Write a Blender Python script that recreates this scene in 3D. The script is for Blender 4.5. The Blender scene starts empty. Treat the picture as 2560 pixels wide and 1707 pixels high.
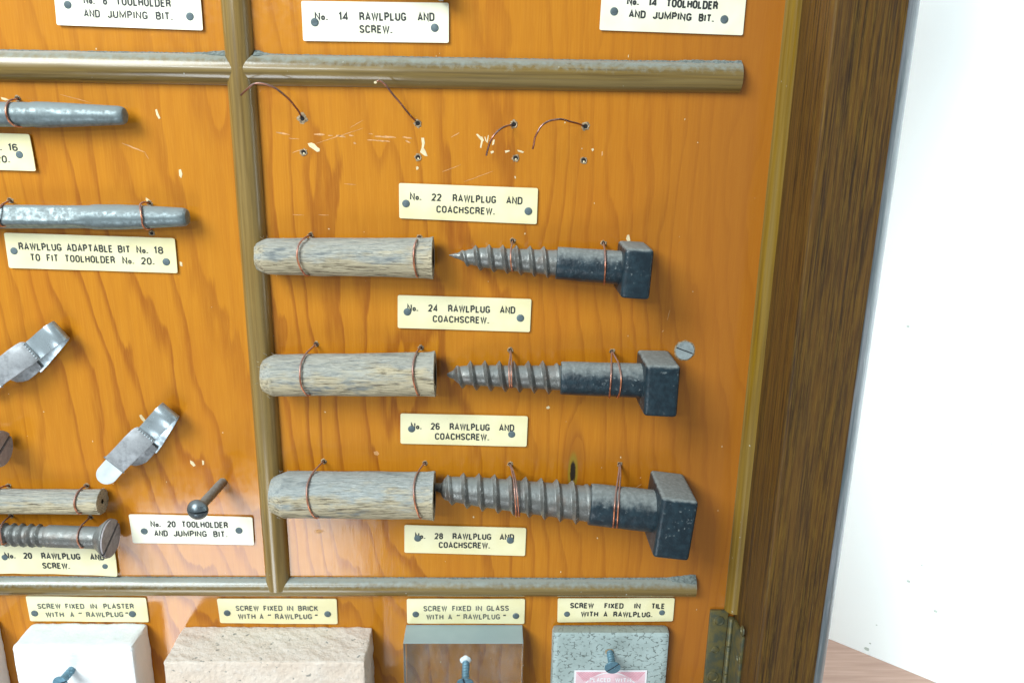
import bpy, bmesh, math, random
from mathutils import Vector, Matrix
from mathutils.geometry import tessellate_polygon
random.seed(7)
sc = bpy.context.scene
C = sc.collection

# ------------------------------------------------------------------ camera
# board plane is Y=0, table top is Z=0, metres.  CZ: camera height, CD: camera distance from the board
CD, CZ, FPX = 340.0, 320.0, 2000.0
def cam_axes(pitch, yaw, roll):
    cp, sp, cy, sy = math.cos(pitch), math.sin(pitch), math.cos(yaw), math.sin(yaw)
    fwd = Vector((sy*cp, cy*cp, -sp)); right = Vector((cy, -sy, 0)); down = fwd.cross(right)
    c, s = math.cos(roll), math.sin(roll)
    return c*right + s*down, -s*right + c*down, fwd
RX, RD, RF = cam_axes(0.27689712, 0.02383182, -0.01620907)
cd = bpy.data.cameras.new('camera'); cam = bpy.data.objects.new('camera', cd); C.objects.link(cam)
up = -RD; bk = -RF
cam.matrix_world = Matrix(((RX.x, up.x, bk.x, 0), (RX.y, up.y, bk.y, -CD/1000), (RX.z, up.z, bk.z, CZ/1000), (0, 0, 0, 1)))
cd.sensor_width = 36; cd.lens = 36*FPX/2560; cd.clip_start = 0.01; cd.clip_end = 20
sc.camera = cam

# ------------------------------------------------------------------ light
w = bpy.data.worlds.new('World'); sc.world = w; w.use_nodes = True
bg = w.node_tree.nodes['Background']; bg.inputs[0].default_value = (0.86, 0.95, 1.0, 1); bg.inputs[1].default_value = 0.32
sc.view_settings.view_transform = 'Standard'; sc.view_settings.look = 'None'; sc.view_settings.exposure = 0.0
def area(name, loc, target, sx, sy, power, col):
    l = bpy.data.lights.new(name, 'AREA'); l.shape = 'RECTANGLE'; l.size = sx; l.size_y = sy; l.energy = power; l.color = col
    o = bpy.data.objects.new(name, l); C.objects.link(o); o.location = loc
    o.rotation_euler = (Vector(target)-Vector(loc)).to_track_quat('-Z', 'Y').to_euler(); return o
CX = 0.0
area('window_light', (-0.66, -0.72, CZ/1000+0.58), (-0.04, 0, 0.27), 0.56, 0.56, 18.5, (0.92, 0.99, 1.0))
area('ceiling_light', (-0.475, -1.20, CZ/1000+0.31), (-0.04, 0, 0.25), 0.40, 0.08, 3.8, (0.86, 0.96, 1.0))
area('low_window_light', (-0.43, -0.90, CZ/1000-0.85), (-0.12, 0, 0.10), 0.40, 0.40, 4.6, (0.84, 0.93, 1.0))
area('rear_wall_fill', (-0.25, 0.25, 0.95), (0.26, 0.10, 0.28), 0.3, 0.3, 9, (0.95, 1.0, 1.0))  # added lamp behind the case, whitens the wall next to the post
rl = area('wall_fill_light', (0.62, -0.95, 0.46), (0.42, -0.07, 0.22), 0.12, 0.12, 0.9, (0.93, 1.0, 1.0)); rl.data.spread = math.radians(28)  # added narrow lamp, aimed only to brighten the wall

# ------------------------------------------------------------------ helpers
def W(u, v, h=0.0):
    """point of the place (mm) seen at photo position u,v at a height h above the board"""
    d = RX*((u-1280)/FPX) + RD*((v-853.5)/FPX) + RF
    t = (CD-h)/d.y
    return Vector((d.x*t, -h, CZ+d.z*t))
def ray(u, v):
    return (RX*((u-1280)/FPX) + RD*((v-853.5)/FPX) + RF).normalized()
CAM = Vector((0, -CD, CZ))
def mmpx(u, v, h):
    return (W(u, v, h)-CAM).dot(RF)/FPX
ROOT = {}
def meshobj(name, verts, faces, mats, parent=None, smooth=False, origin=None, uvs=None):
    """verts in mm world; parent keeps world position"""
    org = Vector((0, 0, 0))
    p = parent
    if p is not None: org = ROOT[p]
    elif origin is not None: org = Vector(origin)
    me = bpy.data.meshes.new(name)
    me.from_pydata([tuple((Vector(v)-org)/1000) for v in verts], [], faces)
    if not isinstance(mats, (list, tuple)): mats = [mats]
    for m in mats: me.materials.append(m)
    if smooth: me.polygons.foreach_set('use_smooth', [True]*len(me.polygons))
    me.update()
    o = bpy.data.objects.new(name, me); C.objects.link(o)
    if p is not None:
        o.parent = p
        ROOT[o] = org
    else:
        o.location = org/1000; ROOT[o] = org
    return o
def tag(o, label, cat, group=None):
    o['label'] = label; o['category'] = cat
    if group: o['group'] = group
    return o
def thing(name, label, cat, loc, group=None):
    o = bpy.data.objects.new(name, None); C.objects.link(o); o.empty_display_size = 0.005
    o.location = Vector(loc)/1000; ROOT[o] = Vector(loc)
    return tag(o, label, cat, group)
def box_vf(p0, p1):
    (a, b, c), (d, e, f) = p0, p1
    v = [(a, b, c), (d, b, c), (d, e, c), (a, e, c), (a, b, f), (d, b, f), (d, e, f), (a, e, f)]
    return v, [(0, 3, 2, 1), (4, 5, 6, 7), (0, 1, 5, 4), (1, 2, 6, 5), (2, 3, 7, 6), (3, 0, 4, 7)]
def bevel_vf(verts, faces, w, seg=2):
    bm = bmesh.new(); vs = [bm.verts.new(v) for v in verts]
    for f in faces: bm.faces.new([vs[i] for i in f])
    bmesh.ops.recalc_face_normals(bm, faces=bm.faces)
    bmesh.ops.bevel(bm, geom=list(bm.edges), offset=w, segments=seg, profile=0.6, affect='EDGES', clamp_overlap=True)
    bm.verts.index_update()
    v = [tuple(x.co) for x in bm.verts]; f = [tuple(x.index for x in y.verts) for y in bm.faces]
    bm.free(); return v, f
def merge(*vfs):
    V, F = [], []
    for v, f in vfs:
        n = len(V); V += list(v); F += [tuple(i+n for i in x) for x in f]
    return V, F
def smoothpath(pts, n=6):
    out = []
    P = [pts[0]*2-pts[1]] + list(pts) + [pts[-1]*2-pts[-2]]
    for i in range(1, len(P)-2):
        p0, p1, p2, p3 = P[i-1], P[i], P[i+1], P[i+2]
        for k in range(n):
            t = k/n
            out.append(0.5*((2*p1)+(p2-p0)*t+(2*p0-5*p1+4*p2-p3)*t*t+(3*p1-p0-3*p2+p3)*t**3))
    out.append(P[-2]); return out
def tube_vf(path, r, n=10, taper=None):
    V, F = [], []
    T = [(path[min(i+1, len(path)-1)]-path[max(i-1, 0)]).normalized() for i in range(len(path))]
    a = T[0].orthogonal().normalized()
    for i, p in enumerate(path):
        a = (a - T[i]*a.dot(T[i])).normalized(); b = T[i].cross(a)
        rr = r if taper is None else r*taper(i/(len(path)-1))
        for k in range(n):
            q = 2*math.pi*k/n; V.append(p+(a*math.cos(q)+b*math.sin(q))*rr)
    for i in range(len(path)-1):
        for k in range(n):
            F.append((i*n+k, i*n+(k+1) % n, (i+1)*n+(k+1) % n, (i+1)*n+k))
    F.append(tuple(range(n))[::-1]); F.append(tuple((len(path)-1)*n+k for k in range(n)))
    return V, F
def frame_of(p0, p1):
    ax = (p1-p0).normalized(); e2 = Vector((0, 0, 1)); e2 = (e2-ax*e2.dot(ax)).normalized(); e3 = e2.cross(ax)
    if e3.y > 0: e3 = -e3
    return ax, e2, e3
def lathe_vf(p0, p1, rows, n=40, rf=None, cap=(True, True)):
    """rows: (s, r) along the axis from p0 in mm; rf(s, r, phi) may change the radius; phi 0 = up, pi/2 = front"""
    ax, e2, e3 = frame_of(p0, p1); V, F = [], []
    for s, r in rows:
        for k in range(n):
            q = 2*math.pi*k/n; rr = rf(s, r, q) if rf else r
            V.append(p0+ax*s+(e2*math.cos(q)+e3*math.sin(q))*rr)
    for i in range(len(rows)-1):
        for k in range(n):
            F.append((i*n+k, (i+1)*n+k, (i+1)*n+(k+1) % n, i*n+(k+1) % n))
    if cap[0]: F.append(tuple(range(n)))
    if cap[1]: F.append(tuple((len(rows)-1)*n+k for k in range(n))[::-1])
    return V, F
def autosmooth(o, deg=35):
    me = o.data
    me.polygons.foreach_set('use_smooth', [True]*len(me.polygons))
    bm = bmesh.new(); bm.from_mesh(me)
    for e in bm.edges:
        if len(e.link_faces) == 2 and e.calc_face_angle(0) > math.radians(deg): e.smooth = False
    bm.to_mesh(me); bm.free()
def fixn(o):
    bm = bmesh.new(); bm.from_mesh(o.data); bmesh.ops.recalc_face_normals(bm, faces=bm.faces); bm.to_mesh(o.data); bm.free()
def vnoise(seed):
    rnd = random.Random(seed); tab = [rnd.uniform(-1, 1) for _ in range(512)]
    def f(x, y=0.0):
        xi, yi = math.floor(x), math.floor(y); fx, fy = x-xi, y-yi
        fx, fy = fx*fx*(3-2*fx), fy*fy*(3-2*fy)
        g = lambda a, b: tab[(a*131+b*57) % 512]
        return (g(xi, yi)*(1-fx)+g(xi+1, yi)*fx)*(1-fy)+(g(xi, yi+1)*(1-fx)+g(xi+1, yi+1)*fx)*fy
    return f

# ------------------------------------------------------------------ materials
class NT:
    def __init__(s, name):
        s.m = bpy.data.materials.new(name); s.m.use_nodes = True; s.t = s.m.node_tree
        s.b = s.t.nodes['Principled BSDF']; s.tc = s.t.nodes.new('ShaderNodeTexCoord')
    def n(s, typ, **kw):
        x = s.t.nodes.new(typ)
        for k, v in kw.items(): setattr(x, k, v)
        return x
    def set(s, sock, v):
        if isinstance(v, bpy.types.NodeSocket): s.t.links.new(v, sock)
        else: sock.default_value = v
    def mapping(s, scale=(1, 1, 1), rot=(0, 0, 0), src=None, loc=(0, 0, 0)):
        x = s.n('ShaderNodeMapping'); s.set(x.inputs[0], src or s.tc.outputs['Object'])
        x.inputs['Scale'].default_value = scale; x.inputs['Rotation'].default_value = rot; x.inputs['Location'].default_value = loc
        return x.outputs[0]
    def noise(s, vec, scale=1.0, detail=3, rough=0.5, dist=0.0):
        x = s.n('ShaderNodeTexNoise'); s.set(x.inputs['Vector'], vec); x.inputs['Scale'].default_value = scale
        x.inputs['Detail'].default_value = detail; x.inputs['Roughness'].default_value = rough; x.inputs['Distortion'].default_value = dist
        return x.outputs['Fac']
    def math(s, op, a, b=0.0, c=0.0, clamp=False):
        x = s.n('ShaderNodeMath', operation=op); x.use_clamp = clamp
        s.set(x.inputs[0], a); s.set(x.inputs[1], b); s.set(x.inputs[2], c); return x.outputs[0]
    def rng(s, v, a, b, c=0.0, d=1.0, smooth=True):
        x = s.n('ShaderNodeMapRange'); x.interpolation_type = 'SMOOTHSTEP' if smooth else 'LINEAR'
        s.set(x.inputs[0], v)
        for i, q in enumerate((a, b, c, d)): s.set(x.inputs[i+1], q)
        return x.outputs[0]
    def mix(s, f, a, b, mode='MIX'):
        x = s.n('ShaderNodeMix', data_type='RGBA', blend_type=mode); s.set(x.inputs[0], f)
        def c(v): return v if isinstance(v, bpy.types.NodeSocket) else (*v, 1)
        s.set(x.inputs[6], c(a)); s.set(x.inputs[7], c(b)); return x.outputs[2]
    def bump(s, h, dist=0.0001, strength=1.0, prev=None):
        x = s.n('ShaderNodeBump'); x.inputs['Distance'].default_value = dist; x.inputs['Strength'].default_value = strength
        s.set(x.inputs['Height'], h)
        if prev: s.set(x.inputs['Normal'], prev)
        return x.outputs[0]
    def out(s, **kw):
        for k, v in kw.items():
            k = k.replace('_', ' ')
            if k == 'Color': k = 'Base Color'
            if isinstance(v, tuple) and len(v) == 3: v = (*v, 1)
            s.set(s.b.inputs[k], v)
        return s.m
    def upness(s):
        g = s.n('ShaderNodeNewGeometry'); x = s.n('ShaderNodeSeparateXYZ'); s.set(x.inputs[0], g.outputs['Normal']); return x.outputs[2]
    def xyz(s, v=None):
        x = s.n('ShaderNodeSeparateXYZ'); s.set(x.inputs[0], v or s.tc.outputs['Object']); return x.outputs
    def dust(s, col, lo=0.1, hi=0.7, dcol=(0.26, 0.31, 0.32), scale=260, cover=0.25, rough=None):
        """settled dust: grows where the surface faces up, broken up by noise"""
        nz = s.noise(s.tc.outputs['Object'], scale, 4, 0.6)
        u = s.math('ADD', s.upness(), s.math('MULTIPLY', s.math('SUBTRACT', nz, 0.5), 0.9))
        f = s.math('MULTIPLY', s.rng(u, lo, hi), cover)
        c = s.mix(f, col, dcol)
        return c, f

def pine_board():
    s = NT('varnished_pine')
    x, y, z = s.xyz(s.mapping((1000, 1000, 1000), loc=(-60, 0, 0)))   # board coordinates in mm, measured like the world
    P = lambda sx, sz, ox=0: s.mapping((1000*sx, 1000*sx, 1000*sz), loc=(ox, 0, 0))
    big = s.noise(P(1/95, 1/300, 3.1), 1, 1.5, 0.4)
    mid = s.noise(P(1/20, 1/80, 9.0), 1, 2, 0.5)
    jag = s.noise(P(1/3.6, 1/34, 4.0), 1, 3, 0.6)
    # tilt of the rings fades out towards the right hand side
    tl = s.rng(x, -140, 60, 0.26, 0.03)
    lin = s.math('DIVIDE', s.math('ADD', x, s.math('MULTIPLY', z, tl)), s.rng(x, -120, 80, 12.0, 7.5))
    g = s.math('ADD', lin, s.math('MULTIPLY', big, 9.0))
    g = s.math('ADD', g, s.math('MULTIPLY', mid, 2.7))
    g = s.math('ADD', g, s.math('MULTIPLY', jag, 0.38))
    # knot
    kx, kz = KNOT
    dx = s.math('DIVIDE', s.math('SUBTRACT', x, kx), 1.9); dz = s.math('DIVIDE', s.math('SUBTRACT', z, kz), 8.0)
    d2 = s.math('SQRT', s.math('ADD', s.math('MULTIPLY', dx, dx), s.math('MULTIPLY', dz, dz)))
    dx3 = s.math('DIVIDE', s.math('SUBTRACT', x, kx), 6.0); dz3 = s.math('DIVIDE', s.math('SUBTRACT', z, kz+4), 26.0)
    d3 = s.math('ADD', s.math('MULTIPLY', dx3, dx3), s.math('MULTIPLY', dz3, dz3))
    g = s.math('ADD', g, s.math('MULTIPLY', s.math('POWER', 2.718, s.math('MULTIPLY', d3, -1.0)), 2.6))
    fr = s.math('FRACT', g)
    line = s.math('MULTIPLY', s.math('POWER', s.rng(fr, 0.50, 0.91), 1.6), s.rng(fr, 0.92, 1.0, 1.0, 0.0))
    amp = s.rng(s.noise(P(1/60, 1/160, 20), 1, 2, 0.5), 0.3, 0.62, 0.45, 1.0)
    amp = s.math('MULTIPLY', amp, s.rng(z, 270, 360, 0.9, 0.4))
    amp = s.math('MULTIPLY', amp, s.rng(x, -20, 70, 1.0, 0.55))
    fib = s.noise(P(1.6, 0.06, 2), 1, 5, 0.7)
    fib2 = s.noise(P(0.35, 0.012, 7), 1, 3, 0.6)
    c = s.mix(s.math('MULTIPLY', line, amp), (0.51, 0.192, 0.009), (0.275, 0.072, 0.004))
    c = s.mix(s.rng(fib2, 0.35, 0.7, 0.0, 0.45), c, (0.42, 0.142, 0.007))
    c = s.mix(s.rng(fib, 0.40, 0.75, 0.0, 0.28), c, (0.65, 0.30, 0.028))
    blot = s.noise(P(1/40, 1/90, 31), 1, 3, 0.6)
    c = s.mix(s.rng(blot, 0.45, 0.8, 0.0, 0.30), c, (0.44, 0.120, 0.006))
    # colour turns browner and darker toward the right hand post
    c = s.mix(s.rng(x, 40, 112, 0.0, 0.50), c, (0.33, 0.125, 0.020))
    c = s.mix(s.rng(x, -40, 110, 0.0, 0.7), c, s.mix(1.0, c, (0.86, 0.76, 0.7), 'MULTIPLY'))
    c = s.mix(s.rng(d3, 0.25, 1.1, 0.45, 0.0), c, (0.27, 0.085, 0.010))
    c = s.mix(s.rng(d2, 0.9, 1.5, 1.0, 0.0), c, (0.30, 0.19, 0.02))
    c = s.mix(s.rng(s.math('ADD', d2, s.math('MULTIPLY', s.noise(P(0.8, 0.3), 1, 3), 0.8)), 0.9, 1.25, 1.0, 0.0), c, (0.03, 0.022, 0.016))
    # tiny pale flecks
    fl = s.noise(P(0.35, 0.35, 5), 1, 2, 0.5)
    c = s.mix(s.rng(fl, 0.80, 0.84, 0.0, 0.6), c, (0.75, 0.55, 0.30))
    b = s.bump(fib, 0.00004, 0.5)
    b = s.bump(s.noise(P(1/9, 1/25), 1, 2), 0.00025, 0.35, b)
    return s.out(Color=c, Roughness=0.5, Normal=s.bump(fib, 0.00003, 0.4), Specular_IOR_Level=0.08, Coat_Weight=0.9, Coat_Roughness=s.rng(fl, 0.3, 0.7, 0.07, 0.13), Coat_IOR=1.5, Coat_Normal=b)

def moulding_mat(name, horiz, dustf=0.8, base=(0.19, 0.120, 0.028), dark=(0.085, 0.050, 0.012), coat=0.4, spec=0.5):
    s = NT(name)
    sc_ = (1000*0.02, 1000*0.7, 1000*0.7) if horiz else (1000*0.7, 1000*0.7, 1000*0.02)
    g = s.noise(s.mapping(sc_), 1, 4, 0.6)
    g2 = s.noise(s.mapping(tuple(q*0.25 for q in sc_), loc=(3, 1, 2)), 1, 3, 0.6)
    c = s.mix(s.rng(g, 0.35, 0.68), base, dark)
    c = s.mix(s.rng(g2, 0.35, 0.65, 0.0, 0.6), c, (0.25, 0.18, 0.065))
    c, f = s.dust(c, 0.15, 0.95, (0.29, 0.34, 0.32), 420, dustf)
    sp = s.noise(s.mapping((1000*0.5,)*3), 1, 2)
    c = s.mix(s.rng(sp, 0.76, 0.79, 0, 0.7), c, (0.6, 0.62, 0.55))
    r = s.math('ADD', s.math('MULTIPLY', f, 0.15), s.rng(g2, 0.3, 0.7, 0.20, 0.32))
    return s.out(Color=c, Roughness=r, Normal=s.bump(s.math('ADD', g, s.math('MULTIPLY', f, 1.5)), 0.00009, 0.5), Coat_Weight=coat, Coat_Roughness=0.14, Specular_IOR_Level=spec)

def oak_mat():
    s = NT('dark_stained_oak')
    P = lambda sx, sz, ox=0: s.mapping((1000*sx, 1000*sx, 1000*sz), loc=(ox, 0, 0))
    a = s.noise(P(0.75, 0.016), 1, 4, 0.6, 0.3); b = s.noise(P(1.9, 0.07, 4), 1, 5, 0.75)
    e = s.noise(P(0.12, 0.006, 8), 1, 2, 0.5)
    c = s.mix(s.rng(a, 0.36, 0.66), (0.105, 0.049, 0.010), (0.020, 0.011, 0.007))
    c = s.mix(s.rng(b, 0.42, 0.72, 0, 0.6), c, (0.200, 0.118, 0.016))
    c = s.mix(s.rng(s.noise(P(0.9, 0.012, 14), 1, 3, 0.6), 0.58, 0.70, 0, 0.8), c, (0.022, 0.014, 0.012))
    c = s.mix(s.rng(e, 0.35, 0.7, 0, 0.35), c, (0.10, 0.052, 0.018))
    n = s.bump(s.math('ADD', s.math('MULTIPLY', a, 0.6), b), 0.0002, 0.6)
    sp = s.noise(s.mapping((1000*0.33,)*3), 1, 2)
    c = s.mix(s.rng(sp, 0.80, 0.83, 0, 0.6), c, (0.45, 0.42, 0.30))
    return s.out(Color=c, Roughness=0.5, Normal=n, Specular_IOR_Level=0.18)

def edge_mat():
    s = NT('blue_grey_edge')  # streaks between darker and lighter blue-grey
    a = s.noise(s.mapping((600, 600, 25)), 1, 4, 0.6)
    c = s.mix(s.rng(a, 0.35, 0.65), (0.09, 0.115, 0.125), (0.20, 0.21, 0.225))
    return s.out(Color=c, Roughness=0.35, Normal=s.bump(a, 0.0001, 0.4), Coat_Weight=0.6, Coat_Roughness=0.2)

def fibre_mat(name, grey):
    s = NT(name)
    v = s.mapping((1000*0.11, 1000*1.3, 1000*1.3))
    a = s.noise(v, 1, 5, 0.65, 0.4); b = s.noise(s.mapping((1000*0.018, 1000*0.22, 1000*0.22), loc=(5, 2, 1)), 1, 4, 0.6, 0.6)
    fine = s.noise(s.mapping((1000*0.3, 1000*3, 1000*3)), 1, 4, 0.7)
    x, y, z = s.xyz(s.tc.outputs['Normal'])
    c = s.mix(s.rng(b, 0.3, 0.7), (0.68, 0.59, 0.40), (0.48, 0.41, 0.28))
    c = s.mix(s.rng(a, 0.38, 0.50, 0.85, 0.0), c, (0.12, 0.09, 0.055))
    c = s.mix(s.rng(fine, 0.45, 0.75, 0, 0.5), c, (0.78, 0.71, 0.52))
    nz = s.noise(s.mapping((1000*0.05, 1000*0.14, 1000*0.14), loc=(1, 7, 3)), 1, 4, 0.65)
    u = s.math('ADD', s.upness(), s.math('MULTIPLY', s.math('SUBTRACT', nz, 0.5), 3.2))
    f = s.rng(u, -0.20, 0.65, 0.0, grey)
    c = s.mix(f, c, s.mix(s.rng(fine, 0.3, 0.7), (0.33, 0.39, 0.40), (0.56, 0.61, 0.61)))
    c = s.mix(s.rng(nz, 0.58, 0.70, 0, 0.6), c, (0.15, 0.18, 0.20))
    h = s.math('ADD', a, s.math('MULTIPLY', fine, 0.35))
    return s.out(Color=c, Roughness=0.95, Normal=s.bump(h, 0.0016, 1.0), Specular_IOR_Level=0.1)

def steel_mat(name, base=(0.20, 0.235, 0.25), rough=0.38, metal=0.75, dustf=0.6, bump=0.00025, rust=0.0, bs=500):
    s = NT(name)
    a = s.noise(s.tc.outputs['Object'], bs, 5, 0.65); b = s.noise(s.tc.outputs['Object'], bs*0.25, 3, 0.6)
    c = s.mix(s.rng(a, 0.35, 0.7), base, tuple(q*0.62 for q in base))
    c = s.mix(s.rng(b, 0.45, 0.7, 0.0, 0.3), c, tuple(min(1, q*1.5) for q in base))
    if rust: c = s.mix(s.rng(b, 0.5, 0.72, 0.0, rust), c, (0.17, 0.11, 0.08))
    c, f = s.dust(c, 0.1, 0.95, (0.30, 0.34, 0.34), 500, dustf)
    m = s.math('MULTIPLY', s.math('SUBTRACT', 1.0, f), metal)
    r = s.math('ADD', s.rng(a, 0.3, 0.7, rough-0.1, rough+0.12), s.math('MULTIPLY', f, 0.4))
    return s.out(Color=c, Metallic=m, Roughness=r, Normal=s.bump(a, bump, 0.6))

def japan_mat():
    s = NT('black_japanned_iron')
    a = s.noise(s.tc.outputs['Object'], 330, 4, 0.6); sp = s.noise(s.tc.outputs['Object'], 620, 3, 0.55)
    c = s.mix(s.rng(a, 0.35, 0.7), (0.006, 0.016, 0.024), (0.014, 0.033, 0.045))
    patch = s.noise(s.tc.outputs['Object'], 90, 2, 0.5)
    c = s.mix(s.math('MULTIPLY', s.rng(sp, 0.60, 0.70, 0, 0.6), s.rng(patch, 0.45, 0.6)), c, (0.24, 0.28, 0.28))
    nz = s.noise(s.tc.outputs['Object'], 340, 4, 0.6)
    u = s.math('ADD', s.upness(), s.math('MULTIPLY', s.math('SUBTRACT', nz, 0.5), 0.8))
    f = s.rng(u, 0.26, 0.92, 0.0, 0.93)
    c = s.mix(f, c, s.mix(s.rng(sp, 0.35, 0.7), (0.20, 0.225, 0.22), (0.27, 0.30, 0.295)))
    r = s.math('ADD', 0.38, s.math('MULTIPLY', f, 0.5))
    return s.out(Color=c, Roughness=r, Normal=s.bump(s.math('ADD', a, s.math('MULTIPLY', sp, 0.7)), 0.0004, 0.6), Specular_IOR_Level=0.5)

def copper_mat(name, dull):
    s = NT(name)
    a = s.noise(s.tc.outputs['Object'], 300, 3, 0.6)
    c = s.mix(s.rng(a, 0.35, 0.65), (0.72, 0.27, 0.13), (0.40, 0.15, 0.09)) if not dull else s.mix(s.rng(a, 0.35, 0.65), (0.40, 0.16, 0.10), (0.20, 0.11, 0.09))
    c, f = s.dust(c, -0.1, 0.8, (0.22, 0.20, 0.20), 700, 0.75)
    return s.out(Color=c, Metallic=s.math('SUBTRACT', 0.9, s.math('MULTIPLY', f, 0.8)), Roughness=0.3)

def plain(name, col, rough=0.6, metal=0.0, nscale=300, var=0.12, bump=0.0, spec=0.5):
    s = NT(name)
    a = s.noise(s.tc.outputs['Object'], nscale, 4, 0.6)
    c = s.mix(s.rng(a, 0.3, 0.7), col, tuple(q*(1-var*2) for q in col))
    kw = dict(Color=c, Roughness=rough, Metallic=metal, Specular_IOR_Level=spec)
    if bump: kw['Normal'] = s.bump(a, bump, 0.7)
    return s.out(**kw)

def card_mat(name, col):
    s = NT(name)
    a = s.noise(s.tc.outputs['Object'], 45, 3, 0.5); b = s.noise(s.tc.outputs['Object'], 900, 3, 0.6)
    c = s.mix(s.rng(a, 0.35, 0.7), col, (col[0]*0.93, col[1]*0.90, col[2]*0.78))
    c = s.mix(s.rng(b, 0.66, 0.74, 0, 0.25), c, (0.45, 0.40, 0.25))
    return s.out(Color=c, Roughness=0.38, Normal=s.bump(b, 0.00002, 0.3), Coat_Weight=0.3, Coat_Roughness=0.25)

KNOT = (lambda p: (p.x, p.z))(W(1432, 1180, 0))
M = {}
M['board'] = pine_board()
M['mh'] = moulding_mat('stained_moulding_horizontal', True, 0.85)
M['mv'] = moulding_mat('stained_moulding_vertical', False, 0.8, (0.25, 0.158, 0.042), (0.145, 0.088, 0.022))
M['mb'] = moulding_mat('stained_bead', False, 0.2, (0.20, 0.115, 0.010), (0.13, 0.072, 0.008), 0.0, 0.08)
M['oak'] = oak_mat(); M['edge'] = edge_mat()
M['fib'] = fibre_mat('jute_fibre', 0.62); M['fibg'] = fibre_mat('dusty_jute_fibre', 0.88)
M['steel'] = steel_mat('dull_tool_steel', (0.18, 0.225, 0.235), 0.44, 0.45, 0.6, 0.00012)
M['zinc'] = steel_mat('grey_screw_steel', (0.180, 0.180, 0.168), 0.30, 0.45, 0.55, 0.0005, 0.7, 420)
M['bright'] = steel_mat('bright_spring_steel', (0.42, 0.49, 0.52), 0.32, 0.55, 0.05, 0.00003, 0, 250)
M['mottled'] = steel_mat('mottled_plated_steel', (0.36, 0.375, 0.39), 0.5, 0.3, 0.1, 0.00012, 0.0, 420)
M['japan'] = japan_mat()
M['copper'] = copper_mat('bright_copper', False); M['dullcopper'] = copper_mat('tarnished_copper', True)
M['card'] = card_mat('cream_card', (0.85, 0.80, 0.52)); M['cardw'] = card_mat('pale_card', (0.87, 0.86, 0.72))
M['ink'] = plain('black_ink', (0.030, 0.035, 0.036), 0.6, 0, 500, 0.3)
M['inkf'] = plain('faded_ink', (0.16, 0.17, 0.15), 0.7, 0, 500, 0.35)
M['nail'] = steel_mat('blued_nail', (0.12, 0.165, 0.18), 0.65, 0.2, 0.15)
M['dark'] = plain('hole_shade_dark', (0.012, 0.009, 0.008), 0.9)  # dark colour painted in for the shade inside holes
M['chip'] = plain('bare_wood_chip', (0.80, 0.68, 0.42), 0.8, 0, 500, 0.1)
M['rim'] = plain('splintered_rim', (0.48, 0.36, 0.22), 0.85, 0, 900, 0.35, 0.0002)
M['scuff'] = plain('scuffed_varnish', (0.72, 0.38, 0.15), 0.6, 0, 900, 0.2)
M['dust'] = plain('grey_dust', (0.25, 0.30, 0.29), 1.0, 0, 900, 0.25, 0.0005, 0.1)
M['headf'] = steel_mat('brownish_screw_head', (0.33, 0.305, 0.32), 0.6, 0.0, 0.1, 0.0002, 0.15)
M['tongue'] = plain('highlight_tongue_steel', (0.64, 0.70, 0.72), 0.4, 0.15, 300, 0.06, 0.00003)  # whiter than the rest of the clip: specular highlight put into the colour
M['blue'] = steel_mat('blued_screw', (0.14, 0.29, 0.38), 0.45, 0.45, 0.1)
M['slot'] = plain('slot_shadow_dark', (0.03, 0.035, 0.04), 0.8)  # dark paint for the shadow inside screw slots
def brass():
    s = NT('dirty_brass'); a = s.noise(s.tc.outputs['Object'], 260, 4, 0.6)
    c = s.mix(s.rng(a, 0.35, 0.65), (0.150, 0.125, 0.045), (0.075, 0.085, 0.058))
    return s.out(Color=c, Metallic=0.35, Roughness=0.42, Normal=s.bump(a, 0.0002, 0.6))
M['brass'] = brass()
def plaster():
    s = NT('white_plaster'); a = s.noise(s.tc.outputs['Object'], 110, 4, 0.6); b = s.noise(s.mapping((300, 300, 900)), 1, 4, 0.6)
    c = s.mix(s.rng(a, 0.3, 0.7), (0.86, 0.88, 0.88), (0.80, 0.84, 0.85))
    c = s.mix(s.rng(b, 0.66, 0.72, 0, 0.35), c, (0.40, 0.46, 0.46))
    c, f = s.dust(c, 0.5, 1.2, (0.55, 0.64, 0.66), 200, 0.5)
    return s.out(Color=c, Roughness=0.8, Normal=s.bump(s.math('ADD', a, b), 0.0006, 0.4))
def brick():
    s = NT('pale_brick'); a = s.noise(s.tc.outputs['Object'], 90, 5, 0.65); b = s.noise(s.tc.outputs['Object'], 480, 4, 0.6)
    p = s.noise(s.mapping((420, 420, 420), loc=(3, 3, 3)), 1, 2, 0.4)
    c = s.mix(s.rng(a, 0.3, 0.7), (0.66, 0.55, 0.45), (0.70, 0.61, 0.52))
    c = s.mix(s.rng(b, 0.55, 0.75, 0, 0.4), c, (0.78, 0.74, 0.70))
    c, f = s.dust(c, 0.3, 1.3, (0.55, 0.58, 0.57), 400, 0.4)
    c = s.mix(s.rng(p, 0.67, 0.73, 0, 0.7), c, (0.14, 0.16, 0.15))
    return s.out(Color=c, Roughness=0.95, Normal=s.bump(s.math('ADD', s.math('MULTIPLY', a, 1.2), s.math('SUBTRACT', b, p)), 0.0008, 0.7), Specular_IOR_Level=0.15)
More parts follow.
